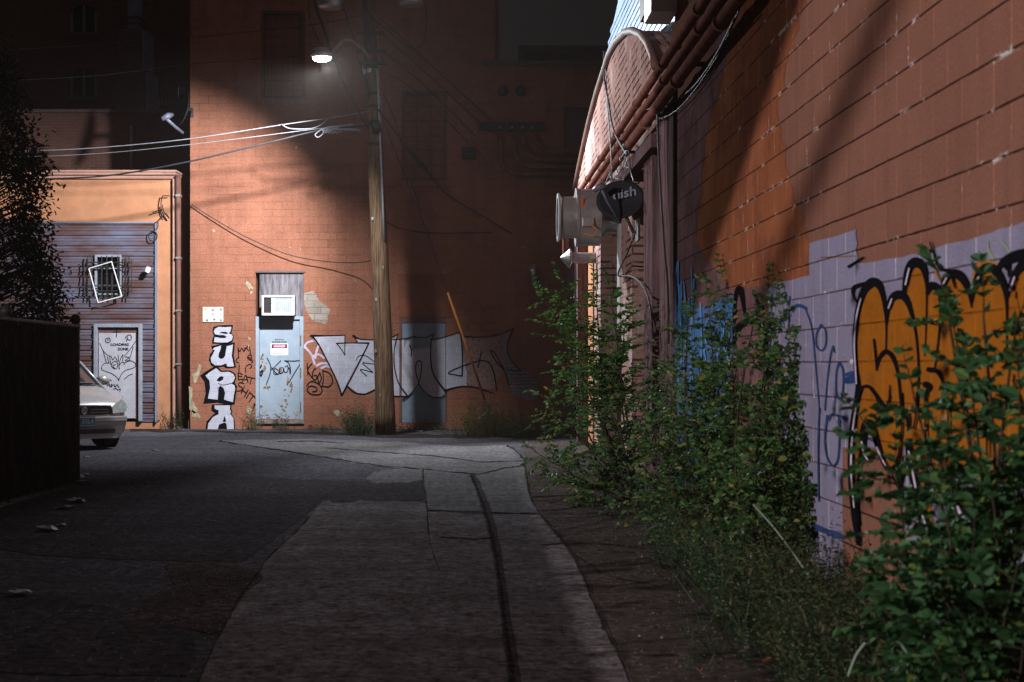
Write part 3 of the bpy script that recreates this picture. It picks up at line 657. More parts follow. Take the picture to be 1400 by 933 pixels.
gr = MB(); patch(gr, rough_edge([(634,461),(665,461),(685,458),(692,452),(690,465),(688,485),(690,503),(684,515),(676,532),(662,533),(650,530),(639,529),(638,505),(634,490)], 3, .8, 6), surf, .007); gr.build('graffiti_fill', 'spray_dim', A)
gr = MB(); patch(gr, rough_edge([(684,458),(700,450),(695,465),(694,482),(700,494),(711,506),(722,510),(735,525),(735,545),(722,548),(700,540),(694,520),(690,503),(688,485)], 3, .8, 7), surf, .0068); gr.build('whitewash_patch', 'bluebrick', A)
gr = MB(); O = .0045
for s_ in ([(350,430),(322,438),(306,455),(305,470)], [(305,466),(340,505),(352,535),(362,565)], [(385,455),(372,490),(365,530)], [(350,520),(385,508),(415,530)], [(372,575),(400,560),(440,562)], [(400,588),(425,578),(450,580)]):
    ribbon(gr, Bz(s_, 12), surf, O, 4); O += .0003
gr.build('graffiti', 'spray_lav', A, label='thin lavender crown tag')
# loss of plaster
gr = MB()
patch(gr, rough_edge(Bz([(300,150),(350,140),(372,165),(385,198),(425,222),(455,250),(440,285),(438,322),(400,325),(348,310),(322,268),(300,215)]), 4, .6, 5), surf, .003)
gr.build('bare_patch', 'cement', A, label='patch of bare cement where the paint has come off')
gr = MB()
for i, p_ in enumerate(([(262,512),(269,508),(272,497),(276,500),(271,516),(266,525)], [(258,528),(264,532),(262,545),(266,552),(271,562),(266,566),(259,560)], [(337,384),(342,388),(346,394),(343,398),(339,393),(335,388)], [(338,460),(344,464),(341,466)], [(338,471),(343,473),(340,476)], [(262,560),(272,566),(274,572),(262,570)], [(343,394),(346,400),(342,402)],
                        [(404,200),(407,201),(406,204),(403,203)], [(455,562),(462,560),(470,566),(460,570)], [(290,312),(295,316),(291,318)], [(338,555),(345,560),(342,568),(336,564)])):
    patch(gr, rough_edge(p_, 3, .5, i), surf, .0035)
gr.build('peeled_paint', 'peel', A)
# small fixed items on the wall
sb = empty('notice_board', bw(291, 430), 'small white board with dark spots screwed to the wall beside the first letters', 'board')
MB().box(bw(277, 440.5, .02), bw(305.5, 420, .004)).build('panel', 'offwhite', sb)
mb = MB()
for x, y, r_ in [(281,423,.9),(291,424,1.4),(302,423.5,1.5),(291,430,1.2),(301.5,430,.8),(283,438,1.5),(293,437,1.4),(302,438,1.3)]:
    patch(mb, [(x + r_ * math.cos(t), y + r_ * math.sin(t)) for t in [i * math.pi / 4 for i in range(8)]], surf, .024)
mb.build('spots', 'stone', sb)
# window air conditioner over the door
ac = empty('window_air_conditioner', (bx_(383), BY, bz_(433)), 'white framed window air conditioner hanging out of the plywood above the pale blue door', 'air conditioner')
def acb(a, b, y0, y1, mat, nm, **k): return MB().box((bx_(a[0]), y0, bz_(a[1])), (bx_(b[0]), y1, bz_(b[1]))).build(nm, mat, ac, **k)
acb((363, 431), (404, 406), BY - .30, BY + .038, 'lnb', 'body')
mb = MB(); y0, y1 = BY - .345, BY - .3
for q in ((361.5, 432, 405.5, 429), (361.5, 407.5, 405.5, 405), (361.5, 429, 363.8, 407.5), (403.2, 429, 405.5, 407.5)): mb.box((bx_(q[0]), y0, bz_(q[1])), (bx_(q[2]), y1, bz_(q[3])))
mb.build('frame', 'white', ac)
acb((364, 428.8), (374, 407.8), BY - .312, BY - .302, 'black', 'grille')
acb((380.2, 428.8), (403, 407.8), BY - .318, BY - .302, 'galv_bright', 'coil_panel')
mb = MB(); 
for k in range(5): z = bz_(428.5 - k * 4.1); mb.box((bx_(374.2), BY - .338, z), (bx_(380), BY - .303, z + px(3.2)))
mb.build('louvre', 'white', ac)
mb = MB()
for k in range(8): x = bx_(381.5 + k * 2.7); mb.box((x, BY - .322, bz_(428)), (x + .006, BY - .3185, bz_(408.5)))
mb.build('fins', 'lnb', ac)
# downspout in the gap between the buildings, drape cables, conduits, ledges
ds = empty('downspout', bw(240, 585), 'dark round downspout running down in the gap between the two buildings', 'downspout')
MB().tube([bw(243, 240, .12), bw(243.5, 330, .12), bw(244, 480, .12), bw(245, 583, .12)], .055, 10).build('pipe', 'frame_brown', ds, smooth=True)
for y in (268, 353, 425, 498): MB().box(bw(240, y + .9, .19), bw(249, y - .9, .0)).build('strap', 'galv', ds)
vp = empty('vent_pipe', bw(730, 378), 'short grey bent vent pipe sticking out of the dark wall right of the yellow rod', 'pipe')
MB().tube([bw(730, 366, -.01), bw(730, 366, .16), bw(729.5, 372, .2), bw(730, 391, .2)], .055, 10).build('elbow', 'galv', vp, smooth=True)
MB().tube([bw(730, 366, .04), bw(730, 366, .06)], .085, 12).build('collar', 'galv', vp, smooth=True)
# electrical service: insulator rack and conduits sweeping round to the right
es = empty('service_rack', bw(690, 180), 'dark insulator rack with conduits sweeping down to the right on the upper wall', 'electrical rack')
box('rack', bw(655, 178, .25), bw(745, 168, .18), 'iron', es)
for x in (672, 682, 700, 716, 729): MB().lathe([(.0, 0), (.05, .0), (.05, .05), (.03, .06), (.055, .08), (.05, .13), (.0, .14)], bw(x, 180, .22), (0, 0, 1), 10).build('insulator', 'iron', es, smooth=True)
for x in (683, 700, 714, 728): MB().tube([bw(x, 176, .28), bw(x, 174, .34)], .03, 8).build('terminal', 'ceramic', es)
mb = MB()
for i, (x, yb, xe) in enumerate(((684, 238, 800), (703, 228, 800), (716, 219, 800), (732, 209, 800))):
    pts = [bw(x, 185, .12)]
    for k in range(0, 7):
        a_ = k / 6 * math.pi / 2; pts.append(bw(x + 26 - 26 * math.cos(a_), yb - 24 + 24 * math.sin(a_), .12))
    pts.append(bw(xe, yb + 1, .12)); MB().tube(pts, .055, 10).build('conduit', 'pipe', es, smooth=True)
box('junction_box', bw(632, 216, .2), bw(650, 203, .002), 'iron', es)
for x, y in ((688, 125), (712, 125)):
    MB().lathe([(0, 0), (.1, 0), (.12, .04), (.08, .1), (0, .12)], bw(x, y, .01), (0, -1, 0), 12).build('outlet_cover', 'iron', es, smooth=True)
# rooftop unit seen over the low right part
ru = empty('rooftop_unit', (1.4, BY + 3, bz_(93)), 'dark louvred rooftop unit behind the metal coping', 'rooftop unit')
box('housing', (.15, BY + 2.5, bz_(93)), (3.6, BY + 4.5, bz_(93) + 1.0), 'ledge', ru)
mb = MB()
for k in range(7): mb.box((.3, BY + 2.44, bz_(93) + .12 + k * .11), (1.5, BY + 2.497, bz_(93) + .17 + k * .11))
mb.build('louvre', 'ledge', ru)

# ============================================================ LOW BUILDING ON THE LEFT
B = empty('low_building', (-10, BY, 0), 'low peach stucco building clad in blue grey horizontal steel siding', 'building')
sx0, sx1, sz1 = -15.0, bx_(213), bz_(306)
_n = 19; _z = bz_(577); _h = (sz1 - _z) / _n; snap = lambda z: _z + round((z - _z) / _h) * _h
dd = (bx_(135), bx_(190), bz_(577), snap(bz_(446))); ww = (bx_(131), bx_(167), snap(bz_(408)), snap(bz_(353)))
mb = MB(); wall_open(mb, -15.0, bx_(241), 0, bz_(240), [dd, ww], BY + .01, BY + .3); mb.box((bx_(241) - .25, BY + .31, 0), (bx_(241), BY + 4, bz_(240)))
mb.build('wall', 'stucco', B)
mb = MB(); mb.box((-15.2, BY - .13, bz_(240)), (bx_(242), BY + 4, bz_(236.5))); mb.box((-15.2, BY - .17, bz_(236.4)), (bx_(243.5), BY + 4.1, bz_(234))); mb.box((-15.2, BY - .06, bz_(245)), (bx_(240), BY + .009, bz_(240.1)))
mb.build('cornice', 'trim', B)
box('corner_trim', (bx_(237.5), BY - .10, 0), (bx_(241), BY + .009, bz_(245.2)), 'trim', B)
# interlocking steel siding, real lips every course
mb = MB(); n = 19; z0 = bz_(577); hh = (sz1 - z0) / n
for k in range(n):
    za, zb = z0 + k * hh, z0 + (k + 1) * hh
    for (xa, xb) in [(sx0, sx1)]:
        segs = [(xa, xb)]
        for (oa, ob, oc, od) in (dd, ww):
            if za < od - .02 and zb > oc + .02:
                segs = [q for (p0, p1) in segs for q in (((p0, min(p1, oa - .0)) if oa > p0 else None), ((max(p0, ob), p1) if ob < p1 else None)) if q and q[1] - q[0] > .01] if any(oa < p1 and ob > p0 for p0, p1 in segs) else segs
        for (p0, p1) in segs:
            prof = [(-.012, za), (-.020, za + hh * .30), (-.035, za + hh * .34), (-.030, za + hh * .55), (-.040, za + hh * .60), (-.032, za + hh * .8), (-.062, zb - .022), (-.066, zb - .006), (-.004, zb - .001)]
            vs = [(x, BY + y, z) for x in (p0, p1) for y, z in prof]; m_ = len(prof)
            mb.add(vs, [(i, i + m_, i + 1 + m_, i + 1) for i in range(m_ - 1)])
mb.build('siding', 'siding', B)
mb = MB(); mb.box((sx1, BY - .085, bz_(577)), (sx1 + .03, BY + .008, sz1)); mb.box((sx0, BY - .085, sz1), (sx1 + .03, BY + .008, sz1 + .03)); mb.build('siding_trim', 'siding_blue', B)
# loading door
fr = MB()
for q in ((129.5, 576, 134.5, 443), (190.5, 576, 195.5, 443)): fr.box((bx_(q[0]), BY - .1, bz_(q[1])), (bx_(q[2]), BY + .05, bz_(q[3])))
fr.box((bx_(134.6), BY - .1, bz_(448)), (bx_(190.4), BY + .05, bz_(443)))
ldo = box('door', (bx_(135.7), BY - .03, bz_(572)), (bx_(185.6), BY + .02, bz_(455.5)), 'door_white', B, label='off white loading door covered in black tags')
fr.build('frame', 'frame_grey', ldo, bev=.008)
mb = MB(); mb.box((bx_(134.6), BY - .02, bz_(455.3)), (bx_(190.4), BY + .06, bz_(448.2))); mb.box((bx_(185.8), BY - .02, bz_(574)), (bx_(190.4), BY + .06, bz_(455.4))); mb.box((bx_(134.6), BY - .02, bz_(574)), (bx_(135.6), BY + .06, bz_(455.4))); mb.build('inner_frame', 'frame_brown', ldo)
Fz = zm(125, 440, 9.325)
dsurf = lambda x, y, o: bw(x, y, .033 + o)
mb = MB(); O = 0
for s_ in ([(105,275),(150,370),(200,425),(245,440)], [(148,370),(170,450),(190,522)], [(565,250),(480,370),(420,440)], [(532,320),(510,400),(482,490)], [(205,450),(215,500),(228,535)], [(232,440),(238,490),(250,545)],
           [(250,440),(275,490),(300,448),(332,505)], [(342,428),(346,505)], [(368,490),(388,442),(402,425),(398,500)], [(430,450),(480,458),(428,500),(492,492)],
           [(215,528),(165,532),(130,580),(145,620),(250,658),(320,705),(350,752)], [(350,745),(375,685),(430,625),(530,592),(565,560),(548,522),(490,500),(420,530)],
           [(300,602),(265,580),(263,532),(300,505),(335,530),(332,580),(305,600),(278,562),(312,545)], [(362,500),(352,560),(358,605)], [(355,560),(385,520),(415,522),(418,548)], [(155,705),(210,715),(255,755)], [(425,732),(470,690),(528,665)],
           [(210,207),(182,222),(185,258),(212,268),(240,245),(232,214),(210,207)], [(210,225),(212,240)], [(435,215),(450,182),(490,168),(512,200),(492,235),(455,222)], [(462,190),(450,245)], [(272,132),(372,130)], [(326,98),(318,198)],
           [(175,785),(200,770),(206,820),(228,785),(236,832),(262,790),(255,835),(285,800),(305,835),(325,800),(350,838)], [(280,860),(310,850),(340,870),(370,855),(362,890)]):
    ribbon(mb, Fz(s_, 9), dsurf, O, 4); O += .0003
mb.build('graffiti', 'marker', ldo)
def dt(cx, cy): return lambda u, v: bw(cx, cy, .033) + Vector((u, 0, v))
text('LOADING', .075, 'marker', 'lettering', ldo, dt(163.6, 471.6), px(24.8), thick=.055)
text('ZONE', .075, 'marker', 'lettering', ldo, dt(168.0, 477.7), px(15), thick=.055)
# barred window with its loose frame
a, b, c, d = ww
win = MB().box((a, BY + .10, c), (b, BY + .14, d)).build('window', 'hole', B, label='small dark barred window')
mb = MB(); mb.box((a - .0, BY - .09, c), (a + .045, BY + .0, d)); mb.box((b - .03, BY - .09, c), (b, BY, d)); mb.box((a + .045, BY - .09, d - .05), (b - .03, BY, d)); mb.build('frame', 'frame_grey', win)
mb = MB()
for x in (115, 120, 125, 139, 146, 153, 161, 172, 176.5, 180): mb.tube([bw(x, 408 if 119 < x < 177 else 401, .16), bw(x, 350 if 119 < x < 177 else 356, .16)], .012, 6)
for y in (359, 366, 391, 398): mb.tube([bw(118, y, .175), bw(180, y, .175)], .013, 6)
for x, y in ((120, 359), (176, 359), (120, 398), (176, 398)): mb.tube([bw(x, y, .16), bw(x, y, .03)], .012, 6)
mb.build('bars', 'iron', win)
mb = MB(); mb.box((a + .05, BY - .04, bz_(368)), (b - .04, BY - .01, bz_(364.5))); mb.box((a + .05, BY - .04, bz_(392)), (b - .04, BY - .01, bz_(390))); mb.box((a + .05, BY - .04, c + .02), (b - .04, BY - .01, c + .07)); mb.build('sash', 'frame_grey', win)
lf = [(121.5, 367.5), (152.5, 358), (166.5, 405.5), (134, 414)]
mb = MB()
for i in range(4): mb.tube([bw(*lf[i], .22), bw(*lf[(i + 1) % 4], .22)], .0125, 6)
mb.build('loose_frame', 'white', win)
bl = empty('wall_lamp', bw(203, 370), 'small white wall lamp fixed to the siding right of the barred window', 'lamp')
MB().tube([bw(204, 367, .0), bw(204, 367, .10), bw(203, 369, .16)], .02, 8).build('arm', 'galv', bl)
MB().lathe([(0, 0), (.05, .01), (.06, .06), (.055, .12), (.045, .14)], bw(203.8, 365.5, .2), (-.35, -.3, -.9), 14).build('head', 'white', bl, smooth=True)
MB().lathe([(0, 0), (.045, .0), (.05, .04), (.03, .06), (0, .065)], bw(201.5, 371.5, .16), (-.35, -.3, -.9), 14).build('socket', 'black', bl, smooth=True)

# ============================================================ BUILDINGS BEHIND, LEFT
YB = 38.5
Cc = empty('warehouse', (-11, YB, 0), 'dark plain warehouse wall with thin metal coping behind the low building', 'building')
MB().box((-22, YB, 0), (bx_(262, YB), YB + 5, bz_(155, YB))).build('wall', 'farbrick', Cc)
box('coping', (-22.1, YB - .12, bz_(155, YB)), (bx_(262, YB), YB + 5.05, bz_(150.5, YB)), 'ledge', Cc)
MB().tube([at(180, 236, YB - .2), at(180, 176, YB - .2), at(178.5, 173, YB - .2)], .045, 8).build('pipe', 'galv', Cc, smooth=True)
YC = 46
Dd = empty('tenement', (-12, YC, 0), 'dark brick tenement with small arched windows far behind on the left', 'building')
w_ = [(bx_(95, YC), bx_(132, YC), bz_(133, YC), bz_(93, YC)), (bx_(95, YC), bx_(132, YC), bz_(45, YC), bz_(5, YC)), (bx_(214, YC), bx_(228, YC), bz_(146, YC), bz_(127, YC))]
mb = MB(); wall_open(mb, -24, bx_(275, YC), 0, 15, w_, YC, YC + .4); mb.build('wall', 'farbrick', Dd)
for (a, b, c, d) in w_:
    wn = MB().box((a, YC + .2, c), (b, YC + .25, d)).build('window', 'hole', Dd)
    mb = MB(); mb.box((a, YC + .08, c), (a + .07, YC + .19, d)); mb.box((b - .07, YC + .08, c), (b, YC + .19, d)); mb.box(((a + b) / 2 - .03, YC + .1, c), ((a + b) / 2 + .03, YC + .19, d)); mb.build('frame', 'frame_grey', wn)
    box('sill', (a - .1, YC - .1, c - .1), (b + .1, YC + .1, c - .003), 'farbrick', wn)
    mb = MB(); ar = [(a, d - .25)] + [(a + (b - a) * k / 10, d - .25 + .25 * math.sin(math.pi * k / 10)) for k in range(11)] + [(b, d - .25), (b, d + .01), (a, d + .01)]
    mb.prism([q for q in ar[1:]], lambda u, v, e: (u, YC + .02 + e, v), .1); mb.build('arch', 'farbrick', wn)
st = empty('exhaust_stack', (bx_(182, 43), 43, bz_(150, 43)), 'pale blue stepped exhaust duct rising from the warehouse roof', 'duct')
def sq(n_, x0, x1, y0, y1, m_, yy=43, dep=1.0): return MB().box((bx_(x0, yy), yy, bz_(y1, yy)), (bx_(x1, yy), yy + dep, bz_(y0, yy))).build(n_, m_, st, bev=.02)
sq('base', 159, 205, 97, 160, 'ledge'); sq('middle', 162, 199, 40, 97, 'ledge', dep=.9); sq('flue', 174, 190, -30, 40, 'paleblue', dep=.4)
for q in (22, 30, 52, 64): sq('band', 172, 192, q, q + 1.5, 'ledge', 42.95)
sq('edge_trim', 194, 199, 42, 96, 'paleblue', 42.96); sq('edge_trim', 199, 205, 99, 150, 'paleblue', 42.97)
# dish and vent box on the corner of the tall building, left
d0 = empty('satellite_dish', at(258, 150, 33.7), 'dark satellite dish with pale arm jutting from the left corner of the tall building', 'satellite dish')
cpt = at(249, 150, 33.5)
MB().lathe([(.0, .10), (.20, .075), (.36, .01), (.40, -.03), (.38, -.03), (.19, .045), (0, .07)], cpt, (.75, .5, -.2), 28).build('reflector', 'dishgrey', d0, smooth=True)
MB().tube([at(250, 182, 33.4), at(240, 174, 33.2), at(228, 163, 32.9)], .035, 8).build('arm', 'lnb', d0, smooth=True)
MB().tube([at(221, 163, 32.85), at(230, 158.5, 32.9), at(236, 157, 33)], [.05, .07, .04], 10).build('receiver', 'lnb', d0, smooth=True)
MB().tube([at(252, 150, 33.6), at(262, 150, 33.75), at(262, 160, 33.79)], .04, 8).build('bracket', 'iron', d0)
vb = empty('vent_box', at(252, 134, 34.5), 'small pale vent box on the corner above the left satellite dish', 'vent')
MB().box(at(243, 143, 34.4), at(259.3, 124, 34.9)).build('housing', 'lnb', vb, bev=.01); MB().box(at(243, 138, 34.38), at(246, 130, 34.399)).build('slot', 'hole', vb)
# ============================================================ RIGHT BLOCK WALL BUILDING
W = empty('block_building', RWO, 'long painted block building along the right side of the alley covered in graffiti', 'building', rz=RZ)
def rwl(x, y, off=0.0):                    # pixel -> wall frame (along, proud, up)
    p = rw(x, y, off) - RWO; return Vector((p.dot(RWD), p.dot(RWN), p.z))
def sx(x): return rwl(x, 500).x
SE = sx(905)                              # far end of the block wall
UE = sx(926)
MB(RWX).prism([(-6, 0), (SE, 0), (SE, 4.72), (UE + .5, 4.72), (UE + .42, 4.9), (UE + .2, 4.93), (UE + .22, 5.1), (UE, 5.13), (UE - .1, 5.5), (UE - .5, 7.2), (-6, 7.2)], lambda u, v, e: Vector((u, -.3 + e, v)), .3).build('wall', 'cmu', W, recalc=False)
MB(RWX).box((-6, -8, 0), (-5.7, -.301, 7.2)).build('wall', 'cmu', W)
def paintpatch(name, mat, pts, off, amp=0, seed=1, n=5, **k):
    mb = MB(); patch(mb, rough_edge(pts, n, amp, seed) if amp else pts, rw, off); return mb.build(name, mat, W, **k)
paintpatch('paint_field', 'cmu_orange', [(905, 200), (940, 120), (1000, 20), (1012, -20), (1110, -40), (1085, 60), (1062, 150), (1085, 260), (1107, 333), (1107, 377), (1050, 391), (1040, 440), (990, 440), (905, 430)], .002, 4.0, 11, 9, label='rust orange paint field')
paintpatch('paint_field', 'cmu_dull', [(905, 190), (945, 110), (990, 40), (1000, 60), (965, 190), (950, 330), (990, 385), (1005, 395), (1052, 391), (1054, 480), (1062, 700), (1060, 900), (905, 760)], .0035, 2.0, 12, label='dull mauve paint field')
paintpatch('paint_field', 'cmu_blue', [(911, 425), (925, 418), (950, 423), (985, 410), (1004, 404), (1003, 470), (998, 560), (990, 690), (950, 700), (905, 640), (905, 500)], .005, 2.0, 13, label='faded blue graffiti field')
paintpatch('paint_field', 'cmu_lav', [(1400, 303), (1440, 292), (1440, 780), (1300, 780), (1240, 740), (1215, 690), (1153, 612), (1153, 815), (1108, 800), (1085, 690), (1060, 560), (1050, 470), (1050, 391), (1107, 377), (1107, 333), (1170, 314), (1172, 360), (1235, 352), (1280, 339), (1345, 321)], .005, 1.2, 14, label='grey lavender paint covering older graffiti')
paintpatch('paint_field', 'cmu', [(1152, 612), (1235, 612), (1235, 745), (1222, 830), (1152, 830)], .0065, .6, 15, label='plain brown repainted strip')
paintpatch('paint_field', 'cmu', [(1122, 351.5), (1170, 349.5), (1170, 351), (1122, 353.5)], .0066, 0, label='brown smear')
# --- big orange bubble letters
Gz = zm(1150, 330, 4.056); Hz = zm(1150, 540, 3.888)
ow_ = Gz([(95,760),(84,640),(86,540),(95,400),(128,285),(182,245),(225,290),(245,360),(275,325),(320,312),(356,338),(364,200),(395,145),(445,150),(470,220),(478,300),(505,265),(540,290),(562,232),(600,185),(660,195),(702,260),(722,335),(742,240),(790,175),(845,175),(892,240),(915,330),(935,260),(1000,175),(1090,120),(1200,200),(1200,700)]) + \
   Hz([(1150,440),(972,470),(780,462),(640,440),(475,475),(478,600),(512,820),(470,745),(430,600),(380,400),(350,235),(322,300),(302,385),(264,397),(230,372),(186,270),(165,190),(145,165),(118,200),(106,300),(92,420),(86,620),(98,760),(66,600),(58,450),(56,300),(72,130),(98,25)])
mb = MB(); patch(mb, ow_, rw, .009); mb.build('graffiti_fill', 'spray_orange', W, label='orange bubble letters')
mb = MB(); O = .0115
gs = [[(140,230,14),(95,245,22),(68,262,24),(66,300,14),(84,335,9)],
      [(72,930,26),(88,860,30),(94,790,30),(82,700,26),(76,540,28),(90,400,32),(122,285,40),(165,232,54),(200,235,46),(225,280,30),(242,370,20),(250,480,11),(248,600,9)],
      [(250,480,9),(262,370,26),(288,310,44),(330,298,50),(366,332,36),(398,430,20),(420,560,14),(430,750,13),(420,930,13)],
      [(348,300,24),(360,200,36),(385,135,50),(420,118,58),(455,150,40),(470,220,20),(474,300,10),(470,480,8),(462,635,6)],
      [(476,290,22),(498,248,44),(528,258,38),(548,310,20),(545,480,12),(520,700,9)],
      [(552,300,16),(566,235,28),(595,190,42),(640,182,52),(680,220,42),(710,290,24),(722,365,9)],
      [(492,5,8),(512,65,11),(528,120,12),(555,155,20),(600,162,18)],
      [(722,335,14),(738,250,28),(772,172,44),(825,145,52),(872,188,44),(905,265,28),(918,400,12),(915,700,8)],
      [(920,310,14),(938,245,28),(975,165,42),(1030,115,52),(1090,140,50)], [(862,158,12),(900,115,44),(960,85,60),(1020,70,60),(1070,70,50)], [(930,190,14),(925,130,20)],
      [(180,545,11),(190,640,12),(195,715,8)], [(195,705,10),(212,645,18),(248,612,26),(288,650,22),(315,750,14),(332,930,12)], [(108,812,14),(150,805,18),(190,850,18),(240,918,20),(264,880,11),(268,800,6)],
      [(485,712,30),(530,722,26),(558,770,13),(580,850,10),(592,930,10)], [(625,842,14),(672,805,14),(712,748,16),(745,752,22),(770,810,13),(790,930,9)], [(468,795,38),(486,810,30),(465,860,12),(463,930,8)], [(615,200,14),(630,260,8)], [(650,490,20),(668,540,8)]]
for s_ in gs: ribbon(mb, Gz(s_), rw, O, 6); O += .0004
hs = [[(100,-30,24),(84,20,26),(64,130,30),(52,280,32),(52,450,32),(70,640,34),(92,790,26)], [(180,0,11),(205,42,18),(240,62,16),(258,5,8)], [(318,-10,11),(324,100,9),(318,220,10),(298,350,14),(264,392,22),(232,375,24),(198,290,28),(172,200,34),(145,150,46),(118,185,36),(114,290,26),(142,345,26),(166,325,14)],
      [(108,230,16),(95,400,12),(84,560,11),(95,690,9)], [(402,-10,12),(398,100,10),(384,175,10)], [(356,98,12),(354,130,22),(356,172,14)], [(296,370,20),(300,440,18),(318,540,9)], [(330,330,12),(322,420,12),(306,500,10)],
      [(348,240,18),(365,330,42),(398,520,46),(438,680,50),(488,800,50),(520,880,44)], [(446,-10,10),(450,200,10),(465,370,11),(460,520,9)], [(566,50,10),(570,220,10),(548,350,10)], [(742,-10,10),(770,150,14),(776,330,9)], [(470,480,60),(560,470,70),(640,560,40),(700,680,16)]]
for s_ in hs: ribbon(mb, Hz(s_), rw, O, 6); O += .0004
mb.build('graffiti_outline', 'spray_black', W)
mb = MB(); O = .026
for s_ in ([(84,790,6),(78,700,7),(72,560,7),(84,420,7),(108,320,6)], [(262,370,7),(280,320,6)], [(356,240,8),(376,150,6)], [(566,235,7),(585,200,6)], [(735,260,8),(760,200,7)], [(935,270,8),(960,200,8)]): ribbon(mb, Gz(s_), rw, O); O += .0003
for s_ in ([(80,50,7),(60,200,9),(52,350,9),(56,470,8),(68,600,6)], [(108,250,8),(120,310,8),(140,345,6)], [(188,280,8),(210,330,8),(235,375,6)], [(358,300,8),(385,440,10),(410,560,9),(450,700,8),(480,780,6)], [(296,390,6),(302,470,6)], [(600,570,22),(640,640,12),(700,690,10)], [(520,460,14),(550,540,18),(590,610,14)]): ribbon(mb, Hz(s_), rw, O); O += .0003
mb.build('graffiti_highlight', 'spray_lav', W)
mb = MB()
for s_ in ([(515,135,10),(535,190,22),(570,215,16)], [(730,210,16),(760,140,34),(800,115,26),(870,130,10)], [(880,190,20),(905,240,20)]): ribbon(mb, Gz(s_), rw, .0085)
mb.build('graffiti_halo', 'spray_mist', W)
mb = MB(); 
for s_ in ([(815,0,6),(818,50,7),(845,100,5)], [(880,-10,6),(910,20,7),(935,60,6)]): ribbon(mb, Gz(s_), rw, .0085)
mb.build('graffiti', 'spray_green', W, label='lime green squiggle')
# --- blue hand style tags
mb = MB(); Iz = zm(1060, 280, 3.333); Jz = zm(1120, 440, 5.83); Kz = zm(1000, 550, 2.436); O = .009
for s_ in ([(65,420,7),(62,480,6),(62,570,6)], [(18,535,10),(48,492,12),(100,460,16),(138,472,14)], [(138,480,6),(165,560,6),(180,700,6),(200,930,5)], [(208,548,10),(188,585,7),(186,640,7),(208,665,8),(228,640,7),(228,575,7),(206,548,8)],
           [(262,645,7),(250,690,6),(236,800,6),(225,935,6)], [(262,645,7),(268,672,6)], [(292,718,10),(277,760,7),(276,850,7),(292,888,8),(306,850,7),(308,760,7),(290,718,8)], [(318,775,12),(355,772,30),(355,795,32),(320,800,30)]): ribbon(mb, Iz(s_), rw, O); O += .0004
for s_ in ([(76,790,8),(95,742,20),(150,750,18),(208,770,36)], [(150,760,6),(158,930,6)]): ribbon(mb, Jz(s_), rw, O); O += .0004
for s_ in ([(318,45,7),(310,120,5),(318,185,5),(338,212,6),(355,180,5),(360,60,5)], [(292,20,5),(288,150,5),(290,330,4)]): ribbon(mb, Kz(s_), rw, O); O += .0004
ribbon(mb, [(1108, 716, 4), (1118, 722, 8), (1130, 727, 7), (1143, 731, 9), (1153, 735, 4)], rw, O)
mb.build('graffiti', 'spray_blue', W, label='blue handwritten tag')
mb = MB(); rd = random.Random(21); O = .0085
for k in range(26):       # long runs of light blue
    x = rd.choice([rd.uniform(912, 932), rd.uniform(918, 950), rd.uniform(945, 1000)]); y0 = rd.uniform(345, 420) if x < 950 else rd.uniform(410, 470)
    pts = [(x + rd.uniform(-2, 2), y0 + j * rd.uniform(20, 45), rd.uniform(.8, 2.6)) for j in range(5)]
    ribbon(mb, sorted(pts, key=lambda q: q[1]), rw, O); O += .0003
for (cx, cy, ax, ay) in ((930, 470, 8, 26), (955, 500, 10, 30), (925, 440, 6, 20), (975, 455, 12, 22), (968, 520, 12, 26)):
    ribbon(mb, [(cx + ax * math.cos(t * .6), cy + ay * math.sin(t * .6), 1.6) for t in range(11)], rw, O); O += .0004
mb.build('graffiti', 'spray_sky', W, label='runny light blue letters')
mb = MB(); O = .0135
for s_ in ([(930,452,2),(926,470,3),(932,490,2)], [(905,395,2),(912,415,2)]): ribbon(mb, s_, rw, O)
mb.build('graffiti', 'spray_green', W, label='pale green stroke')
mb = MB(); O = .0095
for s_ in ([(1003,470,3),(1005,410,5),(1012,395,8),(1018,430,3)], [(1030,398,3),(1038,418,4),(1050,428,2)], [(1002,470,4),(1012,445,9),(1035,440,8),(1046,460,6),(1050,500,4)], [(1012,402,2),(1014,412,2)], [(1160,365,4),(1180,352,2)], [(975,500,2),(974,560,4),(973,640,3)]): ribbon(mb, s_, rw, O); O += .0004
mb.build('graffiti', 'spray_black', W, label='faint black strokes behind the bush')

# conduits along the wall
def pipe_run(label, px1, px2, r, off, a_, b_):
    z = (rw(*px1, off).z + rw(*px2, off).z) / 2
    e = empty('conduit', RWX @ Vector((a_, off, z)), label, 'pipe', 'conduits running along the block wall', rz=RZ)
    rd = random.Random(int(r * 1000)); pts = [RWX @ Vector((s, off, z + rd.uniform(-.006, .006))) for s in [a_ + (b_ - a_) * k / 8 for k in range(9)]]
    MB().tube(pts, r, 14).build('pipe', 'pipe', e, smooth=True)
    for k in range(1, 9):
        c = a_ + (b_ - a_) * k / 9 + r
        MB().lathe([(r, 0), (r * 1.25, .005), (r * 1.25, .07), (r, .075)], RWX @ Vector((c, off, z)), RWD, 14).build('coupling', 'pipe', e, smooth=True)
    mb = MB()
    for k in range(1, 8): c = a_ + (b_ - a_) * (k + .4) / 8; MB(RWX).box((c, .002, z - .02), (c + .04, off - r * .5, z + .02)).build('strap', 'iron', e)
pipe_run('topmost brown conduit high on the block wall', (856, 159.5), (969, 0), .045, .12, 8.5, 30.5)
pipe_run('middle brown conduit high on the block wall', (870, 158), (988, 4), .042, .12, 8.5, 30.3)
pipe_run('lowest and thickest brown conduit high on the block wall', (885, 159), (1014, 3), .056, .13, 7, 30.1)

